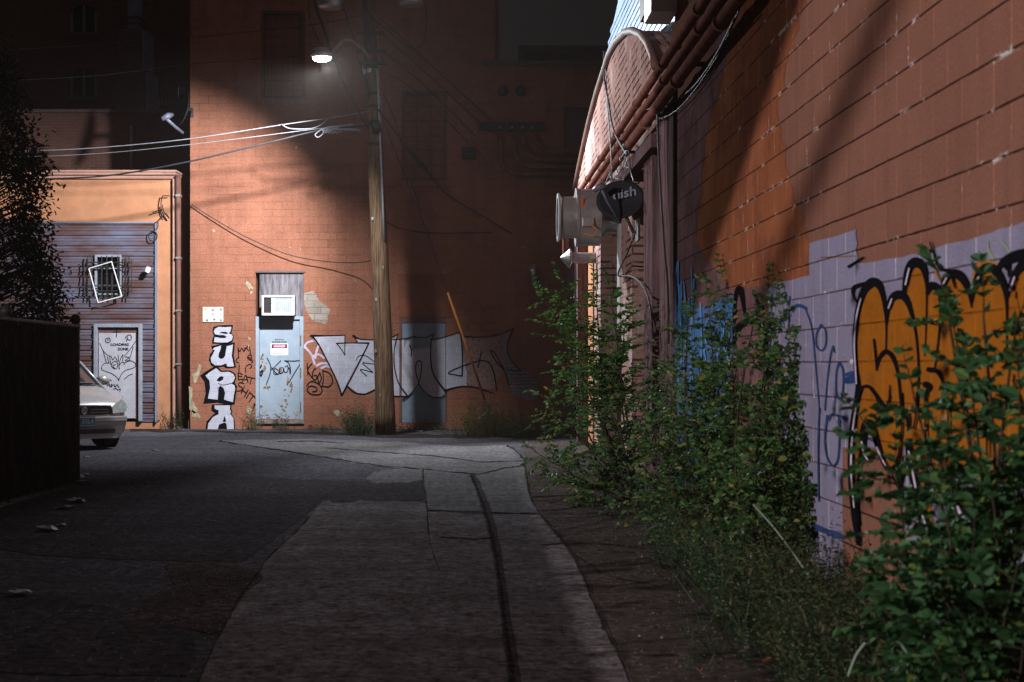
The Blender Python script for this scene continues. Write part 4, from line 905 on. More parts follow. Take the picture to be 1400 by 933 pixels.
# white box lamp and corbel on the wall top
WB = RWX.inverted()
lb = empty('equipment_box', RWX @ Vector((16.3, 0, 5.0)), 'white steel equipment box bolted to the wall above the conduits', 'box', rz=RZ)
MB(RWX).box((15.7, .003, 4.97), (16.3, .27, 5.75)).build('housing', 'white', lb, bev=.006)
MB(RWX).box((15.66, -.1, 5.45), (15.695, .2, 5.53)).build('flange', 'plankwood', lb)
MB(RWX).box((16.31, .003, 5.1), (16.8, .26, 5.7)).build('side_block', 'frame_brown', lb)

# ============================================================ ARCHED GABLE BUILDING beyond it
G = empty('gable_building', RWX @ Vector((23.7, 0, 0)), 'old brick building with a rounded gable and boarded loading bays', 'building', rz=RZ)
arch = [(900, 92), (897, 78), (890, 60), (880, 47), (868, 42), (858, 44), (845, 57), (835, 75), (827, 100), (818, 128), (808, 165), (800, 200), (793, 232), (788, 258)]
al = [rwl(x, y) for x, y in arch]; loop = [(p.x, p.z) for p in al]
zb = 3.95; SG = al[-1].x
loop2 = [(SE + .02, zb), (SE + .02, loop[0][1] - .05)] + loop + [(31.4, loop[-1][1] - .25), (31.4, zb)]
MB(RWX).prism(loop2, lambda u, v, e: Vector((u, -.3 + e, v)), .3).build('gable_wall', 'gable', G)
rim = [Vector((u, .03, v)) for u, v in loop]
MB().tube([RWX @ p for p in rim], .05, 8).build('gable_rim', 'frame_brown', G, smooth=True)
MB(RWX).prism([(u, v - .005) for u, v in loop] + [(SG, 4.5), (SE + .3, 4.5)], lambda u, v, e: Vector((u, -.302 - e, v)), 10).build('barrel_roof', 'ledge', G)
# loading bays: piers and dark openings
bays = [(925, 905, 'wood', .02, 'timber_boards'), (903.5, 896.5, 'hole', -.22, 'gap'), (896, 883.5, 'wood', .0, 'timber_boards'), (883, 864.5, 'hole', -.28, 'opening'), (864, 849.5, 'gable', .0, 'pier'), (849, 845.5, 'galv_bright', .01, 'sign_strip'),
        (845, 821.5, 'hole', -.28, 'opening'), (821, 812.5, 'gable', .0, 'pier'), (812, 800.5, 'stucco', .02, 'pier'), (800, 790, 'hole', -.28, 'opening'), (789, 777, 'wood', .0, 'timber_boards')]
for i, (xa, xb, m_, o_, nm) in enumerate(bays):
    a_, b_ = sx(xa), sx(xb)
    if nm == 'sign_strip':
        MB(RWX).box((a_, -.2, 1.9), (b_, .02, 3.35)).build(nm, m_, G); continue
    if m_ == 'hole': MB(RWX).box((a_ - .2, -.34, 0), (b_ + .2, -.26 if o_ < -.25 else -.2, zb - .004)).build(nm, m_, G)
    elif nm == 'timber_boards':
        mb = MB(RWX); n_ = 4 if i else 5; rd = random.Random(i); par = W if i == 0 else G
        for k in range(n_):
            u0 = a_ + (b_ - a_) * k / n_; u1 = a_ + (b_ - a_) * (k + 1) / n_ - .02; t_ = rd.uniform(0, .02)
            mb.box((u0, .012 if i == 0 else -.2, 0), (u1, .028 + t_ * .4, zb - .01 - rd.uniform(0, .05) if i else 4.22 + rd.uniform(-.03, .03)))
        mb.build(nm, m_, par)
    else: MB(RWX).box((a_, -.3, 0), (b_, o_ - .001, zb - .003)).build(nm, m_, G)
MB(RWX).box((SE + .03, .002, 3.78), (26, .12, 3.93)).build('header_beam', 'wood', G)
MB(RWX).box((27.0, .005, 0), (27.25, .2, 3.9)).build('post', 'wood', G)
# blue ribbed upper storey set back above the gable
U = empty('upper_storey', RWX @ Vector((20, -1, 4)), 'blue ribbed steel upper storey rising behind the rounded gable', 'building', rz=RZ)
def up(x, y): 
    p = rw(x, y, -.45) - RWO; return (p.dot(RWD), p.z)
ul = [up(826, 100), up(829, 72), up(835, 40), up(843, 5), up(850, -60), up(960, -120), up(960, -20), up(930, 40), up(900, 110)]
mb = MB(RWX); mb.prism(ul, lambda u, v, e: Vector((u, -.8 + e, v)), .33); mb.build('wall', 'siding_blue', U)
mb = MB(RWX)
for k in range(24):
    z = 4.6 + k * .12
    us = sorted(u for (u, v), (u2, v2) in zip(ul, ul[1:] + ul[:1]) for u in ([u + (u2 - u) * (z - v) / (v2 - v)] if (v - z) * (v2 - z) < 0 else []))
    if len(us) >= 2: mb.box((us[0], -.465, z), (us[-1], -.455, z + .06))
mb.build('rib', 'siding_blue', U)

# galvanised exhaust fan
fx = rw(845, 300); fz = 3.47
ef = empty('exhaust_fan', Vector((fx.x, fx.y, fz)), 'galvanised round exhaust fan housing projecting from the wall beyond the dish', 'fan', rz=RZ)
ax = RWN; bc = Vector((fx.x, fx.y, fz))
MB().lathe([(0, .0), (.20, .0), (.20, .16), (.26, .2), (.27, .26)], bc, ax, 32).build('duct', 'galv', ef, smooth=True)
MB().lathe([(.27, .24), (.40, .26), (.40, .56), (.41, .565), (.41, .60), (.385, .6), (.30, .59)], bc, ax, 40).build('housing', 'galv', ef, smooth=False)
MB().lathe([(.29, .58), (.29, .80), (.325, .83), (.325, .85), (.28, .85), (.28, .60), (0, .6)], bc, ax, 40).build('outlet', 'galv', ef, smooth=False)
MB().lathe([(.326, .826), (.34, .83), (.34, .855), (.28, .856), (.28, .84)], bc, ax, 40).build('lip', 'galv_bright', ef)
e_ = bc + ax * .42 + Vector((0, -.40, 0))
MB().box(e_ + Vector((-.10, -.02, -.16)), e_ + Vector((.06, .03, -.04))).build('switch_box', 'galv', ef, bev=.006)
MB().box(e_ + Vector((-.12, .01, .05)), e_ + Vector((-.085, .03, .24))).build('warning_label', 'orange_label', ef)
MB().tube([e_ + Vector((.02, -.03, -.14)), e_ + Vector((.12, -.05, -.22)), e_ + Vector((.04, -.05, -.30)), e_ + Vector((-.08, -.03, -.26))], .012, 6).build('flex_lead', 'yellow', ef, smooth=True)
MB().tube([e_ + Vector((.14, .1, -.05)), e_ + Vector((.5, .3, -.12))], .02, 8).build('stay', 'galv', ef)

# black dish with lettering
dc = at(848, 273, 19.4)
sd = empty('satellite_dish', at(866, 330, 19.0), 'black satellite dish lettered in grey on the right wall beside the exhaust fan', 'satellite dish')
nrm = Vector((-.30, -.94, .12)).normalized(); tu = Vector((.94, -.30, .06)).normalized(); tu = (tu - nrm * tu.dot(nrm)).normalized(); tv = nrm.cross(tu) * -1
if tv.z < 0: tv = -tv
rx_, ry_ = .31, .245; mb = MB(); n_ = 36; rings = 6; vs = []
for j in range(rings + 1):
    q = j / rings
    for k in range(n_):
        t = 2 * math.pi * k / n_; vs.append(dc + tu * (rx_ * q * math.cos(t)) + tv * (ry_ * q * math.sin(t)) + nrm * (.05 * q * q - .05))
fs = [(j*n_+k, j*n_+(k+1)%n_, (j+1)*n_+(k+1)%n_, (j+1)*n_+k) for j in range(rings) for k in range(n_)]
mb.add(vs, fs); o_ = mb.build('reflector', 'dishgrey', sd, smooth=True); so = o_.modifiers.new('thick', 'SOLIDIFY'); so.thickness = .012
text('dish', .17, 'dishlogo', 'lettering', sd, lambda u, v: dc + tu * (u + .06) + tv * (v + .07 + u * .12) + nrm * (.012), .30, thick=.02)
MB().tube([dc - tv * .22 - nrm * .03, dc - tv * .30 + nrm * .05, dc - tv * .05 - tu * .12 + nrm * .22, dc + tv * .07 - tu * .16 + nrm * .28], .017, 8).build('arm', 'lnb', sd, smooth=True)
MB().tube([dc + tv * .08 - tu * .27 + nrm * .26, dc + tv * .11 - tu * .20 + nrm * .28, dc + tv * .11 - tu * .10 + nrm * .26], [.03, .045, .03], 10).build('receiver', 'lnb', sd, smooth=True)
MB().tube([dc - nrm * .06, dc - nrm * .12 - tv * .1, at(866, 318, 19.3), RWX @ Vector((19.2, .01, 3.05))], .022, 8).build('mast', 'iron', sd, smooth=True)
MB(RWX).box((19.05, .003, 2.93), (19.35, .03, 3.2)).build('wall_plate', 'iron', sd)
# pipe lamp bracket with cone cap
bp = empty('pipe_vent', RWX @ Vector((25.6, .0, 3.15)), 'grey horizontal pipe with a cone cap sticking out below the exhaust fan', 'pipe', rz=RZ)
p0 = RWX @ Vector((25.6, .0, 3.16))
MB().lathe([(.0, 0), (.09, 0), (.09, .42), (.0, .42)], p0, RWN, 16).build('pipe', 'galv', bp, smooth=False)
MB().lathe([(.10, .40), (.17, .42), (.17, .44), (.02, .58), (0, .58)], p0, RWN, 20).build('cone_cap', 'galv', bp)
MB().tube([p0 + RWN * .5 + Vector((0, 0, .0)), p0 + RWN * .5 + Vector((0, 0, .3)), p0 + RWN * .55 + Vector((0, 0, .4))], .05, 8).build('riser', 'pipe', bp)
# drop cables on the right wall
def cable(label, pts, r, mat='cable', k=6, name='cable', cat='cable', group=None, parent=None):
    p = catmull([tuple(q) for q in pts], k)
    mb = MB().tube(p, r, 6)
    return mb.build(name, mat, parent, smooth=True, label=label, cat=cat) if False else setp(mb.build(name, mat, parent, smooth=True), label, cat if parent is None else None, group)
cable('black cable hanging in a loose line down the worn pale gable', [rw(826, 70, .04), rw(826, 105, .05), rw(832, 140, .06), rw(838, 175, .12), rw(850, 200, .2), rw(858, 212, .2)], .014)
cable('thin pale cable hanging beside the gable cable', [rw(828, 95, .03), rw(831, 150, .05), rw(835, 200, .2), rw(837, 250, .22)], .009, 'cable_light')
cable('long black cable hanging down the timber boards', [rw(899, 155, .12), rw(901, 220, .10), rw(905, 290, .09), rw(909, 350, .08), rw(913, 395, .08), rw(914, 470, .07)], .012)
cable('black cable sagging from the dish across the bays', [at(868, 320, 18.9), at(858, 345, 19), rw(845, 376, .1), rw(862, 378, .1), rw(878, 390, .1), rw(889, 420, .1), rw(893, 470, .1)], .011)
cable('thin cable looping under the conduits', [rw(885, 150, .15), rw(915, 142, .05), rw(945, 122, .04), rw(975, 82, .05), rw(1005, 25, .12)], .008)
cable('second thin cable looping lower under the conduits', [rw(885, 165, .15), rw(915, 158, .05), rw(945, 130, .04), rw(985, 70, .05), rw(1012, 10, .12)], .007)
mb = MB(); rd = random.Random(31)
for k in range(12):
    x0, y0 = rd.uniform(832, 880), 0; y0 = 245 - (x0 - 832) * 1.5 + rd.uniform(-8, 14)
    p = [rw(x0, y0, rd.uniform(.15, .25))]
    for j in range(4): p.append(p[-1] + Vector((rd.uniform(-.05, .05), rd.uniform(-.45, .45), rd.uniform(-.16, .1))))
    mb.tube(catmull([tuple(q) for q in p], 5), .007, 5)
setp(mb.build('wire_tangle', 'cable_light', None, smooth=True), 'tangle of loose pale wires hanging on the conduits above the fan', 'wires')
# ============================================================ UTILITY POLE, STREET LAMP, WIRES
PY = 31.0
def pp(x, y, d=0.0): return at(x, y, PY + d)
P = empty('utility_pole', gnd(527.5, 594.5), 'tall leaning wooden utility pole standing in front of the end wall', 'utility pole')
base = gnd(527.5, 594.8); topp = pp(503, -60)
def axis(y):                                     # point on the pole axis for a photo row
    t = (594.8 - y) / (594.8 + 60); return base.lerp(topp, t)
rd = random.Random(2); pts = []; rs = []
for k in range(25):
    t = k / 24; c = base.lerp(topp, t); pts.append(c + Vector((math.sin(t * 5) * .012, 0, 0))); rs.append((.205 - .075 * t ** .8) * (1 + rd.uniform(-.012, .012)))
MB().tube(pts, rs, 20).build('shaft', 'pole', P, smooth=True)
rr = lambda y: .205 - .075 * ((594.8 - y) / 654.8) ** .8
def off(y, ax_, ay): c = axis(y); r_ = rr(y); return c + Vector((ax_ * r_, ay * r_, 0))
MB().tube([off(y, .75, -.75) for y in (330, 250, 180, 120, 95)], .022, 8).build('ground_conduit', 'frame_grey', P, smooth=True)
MB().tube([off(y, .96, -.35) for y in (175, 140, 95, 40)], .016, 6).build('ground_wire', 'galv', P)
for y in (173, 131, 148, 200, 95):
    c = axis(y); MB().tube([c, c + Vector((0, 0, .05))], rr(y) + .012, 20).build('band', 'iron', P, smooth=True)
mb = MB()
for y in (180, 250, 330, 410, 480, 540, 300, 223, 366): c = off(y, rd.uniform(-.7, .4), -.86); mb.box(c - Vector((.02, .012, .03)), c + Vector((.02, .004, .03)))
mb.build('tags', 'galv', P)
mb = MB(); y0 = 176; mb.lathe([(0, -.1), (.12, -.09), (.15, 0), (.12, .09), (0, .1)], off(175, .2, -1.1), (1, .2, .2), 14); mb.build('splice_case', 'black', P, smooth=True)
mb = MB(); mb.tube([off(102, -1.05, -.4), off(95, -1.1, -.5)], .05, 8); mb.tube([off(101, -.3, -1.05), off(95, -.3, -1.1)], .045, 8); mb.build('clamp', 'galv_bright', P, smooth=True)
for y in (48, 72, 88): c = axis(y); MB().box(c + Vector((-.26, -.2, -.035)), c + Vector((.3, -.14, .035))).build('bolt_plate', 'iron', P)
mb = MB(); mb.box(pp(440, -14, -.2), pp(620, -8, -.05)); mb.build('crossarm', 'pole', P)
for lab, x0, yb, r_ in (('grey transformer can left of the pole top', 452, 12, .26), ('grey transformer can right of the pole top', 561, 8, .26)):
    t_ = empty('transformer', pp(x0, -30, -.1), lab, 'transformer', 'transformers hung on the pole')
    c = pp(x0, yb, -.1)
    MB().lathe([(0, .0), (r_ * .8, .0), (r_, .05), (r_, 1.0), (r_ * 1.03, 1.02), (r_ * .9, 1.1), (0, 1.14)], c, (0, 0, 1), 28).build('tank', 'galv', t_, smooth=True)
    MB().box(c + Vector((-.04, .05, .3)), c + Vector((.04, .3, .45))).build('bracket', 'iron', t_)
    MB().lathe([(.0, 0), (.05, 0), (.05, .2), (.02, .24), (0, .24)], c + Vector((.1, 0, 1.1)), (0, 0, 1), 12).build('bushing', 'ceramic', t_, smooth=True)
# street lamp on its bracket arm
L = empty('street_lamp', LAMP, 'lit white street lamp on a short bracket arm left of the pole top', 'street lamp')
hd = Vector((LAMP.x - axis(80).x, LAMP.y - axis(80).y, 0)).normalized()
a0 = axis(84) - Vector((0, 0, .02)); MB().tube(catmull([tuple(a0), tuple(a0 + hd * .6 + Vector((0, 0, .16))), tuple(a0 + hd * 1.6 + Vector((0, 0, .12))), tuple(LAMP - hd * .34 + Vector((0, 0, .06)))], 6), .027, 8).build('arm', 'galv', L, smooth=True)
side = Vector((-hd.y, hd.x, 0))
HX = Matrix(((hd.x, side.x, 0, LAMP.x), (hd.y, side.y, 0, LAMP.y), (0, 0, 1, LAMP.z), (0, 0, 0, 1)))
mb = MB(HX); mb.lathe([(0, -.42), (.06, -.42), (.09, -.3), (.17, -.1), (.19, .1), (.13, .26), (0, .32)], (0, 0, .06), (1, 0, 0), 20)
for i, v in enumerate(mb.v):
    q = HX.inverted() @ v
    if q.z < 0: q.z *= .12
    q.z *= .7; mb.v[i] = HX @ q
mb.build('housing', 'galv', L, smooth=True)
mb = MB(HX); mb.lathe([(0, -.065), (.07, -.058), (.12, -.04), (.15, .0)], (0, 0, -.01), (0, 0, 1), 24)
for i, v in enumerate(mb.v):
    q = HX.inverted() @ v; q.x *= .9; q.y *= 1.15; mb.v[i] = HX @ q
mb.build('lens', 'glow', L, smooth=True)

def C(label, pts, w_px, mat='cable', k=8):
    """pts: (photo x, photo y, depth)"""
    r = w_px / 2 / F * 31
    return cable(label, [tuple(at(x, y, Y)) for x, y, Y in pts], r, mat, k, 'power_cable', 'cable')
C('bright service cable, highest of those running left from the pole', [(503, 153, 30.9), (455, 161, 31), (385, 171, 31.1), (260, 190, 31.4), (150, 201, 31.8), (60, 206, 32), (-60, 208, 32.3)], 1.4, 'cable_light')
C('thin pale service cable just below the highest one', [(503, 170, 30.9), (437, 176, 31), (350, 187, 31.1), (250, 199, 31.4), (150, 209, 31.8), (60, 214, 32), (-60, 217, 32.3)], .9, 'cable_light')
C('thick blue black service cable, lowest of those running left', [(502, 172, 30.9), (440, 178, 31), (372, 194, 31.1), (250, 223, 31.4), (150, 240, 31.9), (60, 245, 32.2), (-60, 248, 32.6)], 2.3, 'cable')
C('short pale jumper looping under the highest service cable', [(385, 170, 31.05), (397, 176, 31), (425, 176, 31), (440, 170, 31), (450, 162, 30.95), (462, 159, 30.9)], 1.5, 'cable_light')
mb = MB(); rd = random.Random(9)
for k in range(7): y = 173 + k * .9; mb.tube(catmull([tuple(pp(438 + k, y + 4, -.05)), tuple(pp(450, y + rd.uniform(-1, 2), -.08)), tuple(pp(466 - k, y - 1, -.04)), tuple(pp(482 + k * 2, y - 4 + k * .8, -.02))], 4), .011, 5)
mb.tube(catmull([tuple(pp(*q, -.06)) for q in [(440, 177), (431, 184), (435, 188), (442, 182), (440, 177)]], 5), .013, 6)
for k in range(5): mb.tube([pp(449 + k * 3.6, 183 + (k % 2), -.06), pp(453 + k * 3.6, 179, -.07)], .012, 5)
setp(mb.build('cable_splice', 'cable_light', None, smooth=True), 'bundle of bright twisted splices on the low service cables beside the pole', 'splice')
C('heavy black cable dropping from the left transformer to the pole', [(427, -30, 30.7), (430, 2, 30.6), (441, 35, 30.5), (455, 75, 30.5), (470, 112, 30.5), (487, 148, 30.6), (500, 172, 30.75)], 3.6)
C('thin cable dropping from the transformer to the pole clamp', [(466, 2, 30.8), (478, 35, 30.7), (487, 65, 30.7), (493, 92, 30.8), (500, 118, 30.75), (502, 138, 30.75)], 1.8, 'iron')
C('faint thin cable ending at the street lamp', [(421, -5, 30.8), (424, 28, 30.6), (436, 55, 30), (455, 78, 29.4)], 1.2)
for i, (q0, q1, q2, lab) in enumerate([((520, 25), (585, 85), (672, 165), 'topmost dark line slanting right from the pole to the service rack'), ((520, 45), (580, 98), (660, 172), 'second dark line slanting right from the pole to the service rack'), ((522, 70), (575, 112), (650, 186), 'third dark line slanting right from the pole to the service rack'), ((500, 92), (560, 118), (640, 195), 'lowest dark line slanting right to the service rack')]):
    C(lab, [(*q0, 31), (*q1, 32), (*q2, 33.4)], 1.5)
C('heavy black looped lead from the pole top to the right transformer', [(497, 0, 30.9), (507, 22, 30.7), (530, 42, 30.6), (560, 65, 30.7), (578, 60, 30.8), (583, 30, 30.9), (582, 5, 30.9)], 1.5)
C('dark cable falling from the pole past the splice block to the right', [(517, 150, 30.8), (540, 180, 31.4), (566, 214, 32.2), (585, 236, 32.6), (610, 265, 33.2), (650, 290, 33.5), (700, 320, 33.6)], 1.8)
MB().tube([at(563, 211, 32.1), at(581, 232, 32.5)], [.06, .06], 10).build('cable_splice', 'black', None, smooth=False, label='dark splice block on the cable falling right of the pole', cat='splice') if False else setp(MB().tube([at(563, 211, 32.1), at(581, 232, 32.5)], .07, 10).build('splice_block', 'black', None), 'dark splice block on the cable falling right of the pole', 'splice')
C('thin dark cable dropping steeply just right of the pole', [(524, 128, 30.9), (540, 165, 31.5), (556, 225, 32.5), (575, 290, 33.6)], 1.3)
C('slack dark cable draped across the end wall above the plywood', [(262, 280, 33.72), (290, 298, 33.7), (340, 326, 33.66), (400, 350, 33.6), (460, 359, 33.5), (500, 358, 33.0), (514, 352, 31.3)], 1.4)
C('dark cable draped on the end wall right of the pole', [(523, 300, 31.2), (545, 312, 32.5), (580, 318, 33.6), (620, 319, 33.7), (672, 318, 33.72)], 1.6)
C('faint line crossing the top left above the stack', [(262, 45, 33), (140, 60, 33), (20, 68, 33), (-40, 70, 33)], 1.0)
C('faint line crossing the top left below the stack', [(480, 72, 32), (262, 88, 33), (140, 103, 33), (20, 110, 33), (-40, 112, 33)], 1.0)
C('dark cable crossing the end wall from left corner to pole top', [(500, 20, 31), (420, 35, 32), (262, 52, 33.4)], 1.0)
# yellow guard on the guy wire
gw = empty('guy_wire', gnd(668, 590), 'bright orange yellow guard rod on the slanting guy wire beside the weeds', 'guy wire')
ga, gb = at(663, 547, 31.6), at(612, 400, 31.3)
MB().tube([ga, gb], .023, 10).build('guard', 'yellow', gw, smooth=True)
dirn = (gb - ga).normalized()
MB().tube([gb, gb + (gb - ga) * .55, axis(150) + Vector((.1, 0, 0))], .012, 6).build('wire', 'cable', gw)
MB().tube([ga, gnd(672, 590)], .014, 6).build('anchor_rod', 'galv', gw)
# tangle of leads on the left building's fascia, lead falling from cornice
tl = MB(); 
for q in ([(212, 305), (219, 300), (226, 292), (232, 299)], [(222, 268), (220, 280), (222, 291), (226, 298)], [(208, 291), (217, 288), (222, 287)], [(222, 268), (232, 268)], [(222, 280), (224, 290), (231, 299)], [(216, 304), (215, 312), (207, 318)]):
    tl.tube(catmull([tuple(bw(x, y, .1)) for x, y in q], 5), .012, 5)
tl.tube([bw(209 + 6 * math.cos(t * .6), 323 + 7 * math.sin(t * .6), .12) for t in range(22)], .01, 5)
setp(tl.build('lead_wires', 'cable', None, smooth=True), 'black leads branching on the peach wall at the top right of the siding', 'wires')

# ============================================================ CAR
cx0 = at(114, 560, 25.3); K = empty('parked_minivan', (cx0.x, 25.3, 0), 'silver minivan parked behind the fence with its nose sticking out', 'car', rz=R(42))
KX = chain(K)
def ring(y, w_, zt, zs, zm_, zb, n=9, tuck=.9):
    # half section from the top centre out to the side and down to the sill
    pr = [(0, zt), (w_ * .35, zt - .004), (w_ * .68, zt - .02), (w_ * .9, zs + (zt - zs) * .45), (w_ * .985, zs), (w_, zm_), (w_ * .995, (zm_ + zb) / 2), (w_ * .965, zb + .09), (w_ * tuck, zb)]
    return [(-x, y, z) for x, z in reversed(pr[1:])] + [(x, y, z) for x, z in pr]
sts = [(-.005, .56, .70, .66, .56, .26), (.03, .70, .755, .69, .57, .23), (.11, .80, .82, .73, .58, .21), (.25, .885, .885, .77, .6, .2), (.45, .93, .945, .83, .62, .2), (.75, .955, 1.01, .90, .64, .2), (1.05, .965, 1.065, .97, .66, .2), (1.35, .97, 1.10, 1.03, .68, .2), (1.6, .97, 1.11, 1.06, .7, .2),
       (2.4, .975, 1.12, 1.08, .72, .2), (3.4, .975, 1.14, 1.1, .74, .2), (4.4, .965, 1.16, 1.12, .76, .22), (4.85, .93, 1.15, 1.1, .76, .25), (5.0, .85, 1.1, 1.05, .75, .3)]
mb = MB(KX); vs = []; m_ = 17
for s_ in sts: vs += ring(*s_)
fs = [(i*m_+k, i*m_+k+1, (i+1)*m_+k+1, (i+1)*m_+k) for i in range(len(sts)-1) for k in range(m_-1)]
fs += [tuple(range(m_ - 1, -1, -1)), tuple((len(sts)-1)*m_ + k for k in range(m_))]
mb.add(vs, fs); mb.build('body', 'car', K, smooth=True, sub=2, recalc=True)
# greenhouse
gh = [[(-.90, 1.22), (-.60, 1.02), (0, .93), (.60, 1.02), (.90, 1.22), (.93, 2.4), (.93, 4.4), (.8, 4.88), (-.8, 4.88), (-.93, 4.4), (-.93, 2.4)],
      [(-.66, 2.02), (-.42, 1.90), (0, 1.85), (.42, 1.90), (.66, 2.02), (.72, 2.6), (.70, 4.2), (.6, 4.6), (-.6, 4.6), (-.70, 4.2), (-.72, 2.6)]]
zz = [1.05, 1.70]; n_ = 11; vs = [(x, y, zz[j]) for j in (0, 1) for x, y in gh[j]]
MB(KX).add(vs, [(k, (k + 1) % n_, n_ + (k + 1) % n_, n_ + k) for k in range(n_)]).build('windows', 'glass', K)
vs = [(x * 1.01, y, 1.695) for x, y in gh[1]] + [(x * .93, 1.85 + (y - 1.85) * .98 + .03, 1.75) for x, y in gh[1]]
MB(KX).add(vs, [(k, (k + 1) % n_, n_ + (k + 1) % n_, n_ + k) for k in range(n_)] + [tuple(range(n_, 2 * n_))]).build('roof', 'car', K, smooth=True)
def gp(k, t, o=.012):
    a = Vector((*gh[0][k], zz[0])); b = Vector((*gh[1][k], zz[1])); p = a.lerp(b, t); d_ = Vector((p.x, (p.y - 2.9) * .4, 0)).normalized(); return KX @ (p + d_ * o)
for k, r_, t0 in ((4, .035, -.15), (0, .035, -.15), (5, .045, 0), (10, .045, 0), (6, .06, 0), (9, .06, 0), (7, .06, 0), (8, .06, 0)):
    MB().tube([gp(k, t0), gp(k, .5, .016), gp(k, 1.02)], r_, 8).build('pillar', 'car', K, smooth=True)
MB(KX).tube([(-.72, 1.075, 1.085), (-.3, .96, 1.10), (0.0, .95, 1.105), (.3, .96, 1.10), (.72, 1.10, 1.085)], .016, 6).build('wiper_cowl', 'black', K)
# nose furniture follows the front curve
def fy(x): return max(0, (abs(x) - .30)) ** 2 * .62 - .012     # how far the nose falls back towards the corner
mb = MB(KX); xs = [-.50 + k * .1 for k in range(11)]
def strip(mb, xs, z0, z1, dy, th=.02, f=fy, lean=0):
    vs = []
    for x in xs: vs += [(x, f(x) + dy + lean, z0), (x, f(x) + dy, z1), (x, f(x) + dy + th, z1), (x, f(x) + dy + th, z0)]
    n = len(xs); fs = []
    for i in range(n - 1):
        for k in range(4): a = i*4+k; b = i*4+(k+1)%4; fs.append((a, b, b+4, a+4))
    fs += [(0, 3, 2, 1), (4*n-4, 4*n-3, 4*n-2, 4*n-1)]; mb.add(vs, fs)
strip(mb, xs, .585, .715, -.012, .05); gl = mb.build('grille', 'black', K)
mb = MB(KX); strip(mb, xs, .722, .742, -.02, .05); mb.build('grille_trim', 'chrome', gl)
for z in (.655, .61):
    for s_ in (-1, 1): mb = MB(KX); strip(mb, [s_ * v for v in (.10, .2, .3, .42)], z, z + .018, -.028, .02); mb.build('grille_bar', 'chrome', gl)
MB(KX).lathe([(.0, 0), (.055, 0), (.06, .01), (.055, .02), (.045, .012), (0, .012)], (0, -.035, .655), (0, -1, 0), 20).build('badge', 'chrome', gl)
mb = MB(KX); strip(mb, xs, .555, .578, -.03, .06); mb.build('grille_lip', 'car', gl)
mb = MB(KX); xs2 = [-.82 + k * .0745 for k in range(23)]
fb = lambda x: (max(0, abs(x) - .35) ** 2.2) * .62
strip(mb, xs2, .46, .55, -.055, .12, fb); strip(mb, xs2, .27, .459, -.045, .14, fb, .09); mb.build('bumper', 'car', K, smooth=False, bev=.015)
mb = MB(KX); strip(mb, [-.55 + k * .11 for k in range(11)], .275, .35, -.06, .1, fb); mb.build('air_intake', 'black', K)
mb = MB(KX); strip(mb, xs2[2:-2], .19, .262, .0, .10, fb); mb.build('lower_lip', 'car', K)
for s_ in (-1, 1):
    # swept headlight following the corner
    out = [(.50, .02, .60, .0), (.50, .06, .725, .0), (.66, .12, .80, 0), (.82, .30, .865, 0), (.925, .55, .875, 0), (.945, .50, .76, 0), (.90, .24, .665, 0), (.74, .09, .61, 0)]
    c = (.75, .18, .72); mb = MB(KX); vs = [(s_ * x * 1.02, y - .06, z) for x, y, z, _ in out] + [(s_ * .83, .10, .735)]
    mb.add(vs, [(i, (i + 1) % 8, 8) for i in range(8)]); h_ = mb.build('headlight', 'lens', K, smooth=True)
    MB(KX).lathe([(0, 0), (.05, .0), (.065, -.02), (.068, -.03)], (s_ * .72, .12, .70), (s_ * .25, 1, 0), 16).build('bulb_reflector', 'chrome', h_, smooth=True)
    MB(KX).lathe([(0, 0), (.05, .0), (.06, .03)], (s_ * .68, .03, .31), (0, 1, 0), 14).build('fog_lamp', 'lens', K)
    # mirror
    mb = MB(KX); mb.lathe([(0, -.12), (.06, -.11), (.085, -.03), (.08, .06), (.05, .11), (0, .12)], (s_ * 1.08, 1.42, 1.13), (1, .15, 0), 16)
    mi = mb.build('mirror', 'car', K, smooth=True); MB(KX).tube([(s_ * .93, 1.45, 1.07), (s_ * 1.02, 1.43, 1.08)], .03, 8).build('stalk', 'black', mi)
    for y in (.98, 3.95):
        wc = (s_ * .86, y, .33)
        mb = MB(KX).lathe([(.20, -.10), (.31, -.11), (.33, -.07), (.33, .07), (.31, .11), (.20, .10), (.20, -.10)], wc, (1, 0, 0), 30); wh = mb.build('wheel', 'rubber', K, smooth=True)
        MB(KX).lathe([(0, s_ * .05), (.05, s_ * .055), (.07, s_ * .03), (.17, s_ * .06), (.2, s_ * .1), (.21, s_ * .04), (.21, -s_ * .1)], wc, (1, 0, 0), 24).build('rim', 'galv_bright', wh, smooth=True)
        MB(KX).lathe([(0, s_ * .105), (.355, s_ * .105), (.385, s_ * .115), (.39, s_ * .118)], wc, (1, 0, 0), 28).build('wheel_arch', 'black', K, smooth=False)
pl_ = MB(KX).box((-.155, -.098, .40), (.155, -.088, .555)).build('number_plate', 'plate', K)
def kt(u, v): return KX @ Vector((u, -.1005, .475 + v))
text('33L4', .105, 'plate_text', 'lettering', pl_, lambda u, v: kt(u + .025, v), .20, thick=.01)
mb = MB(KX)
for q in ((-.15, .535, .15, .55), (-.15, .405, .15, .412)): mb.box((q[0], -.1, q[1]), (q[2], -.0985, q[3]))
mb.build('plate_edge', 'plate_text', pl_)

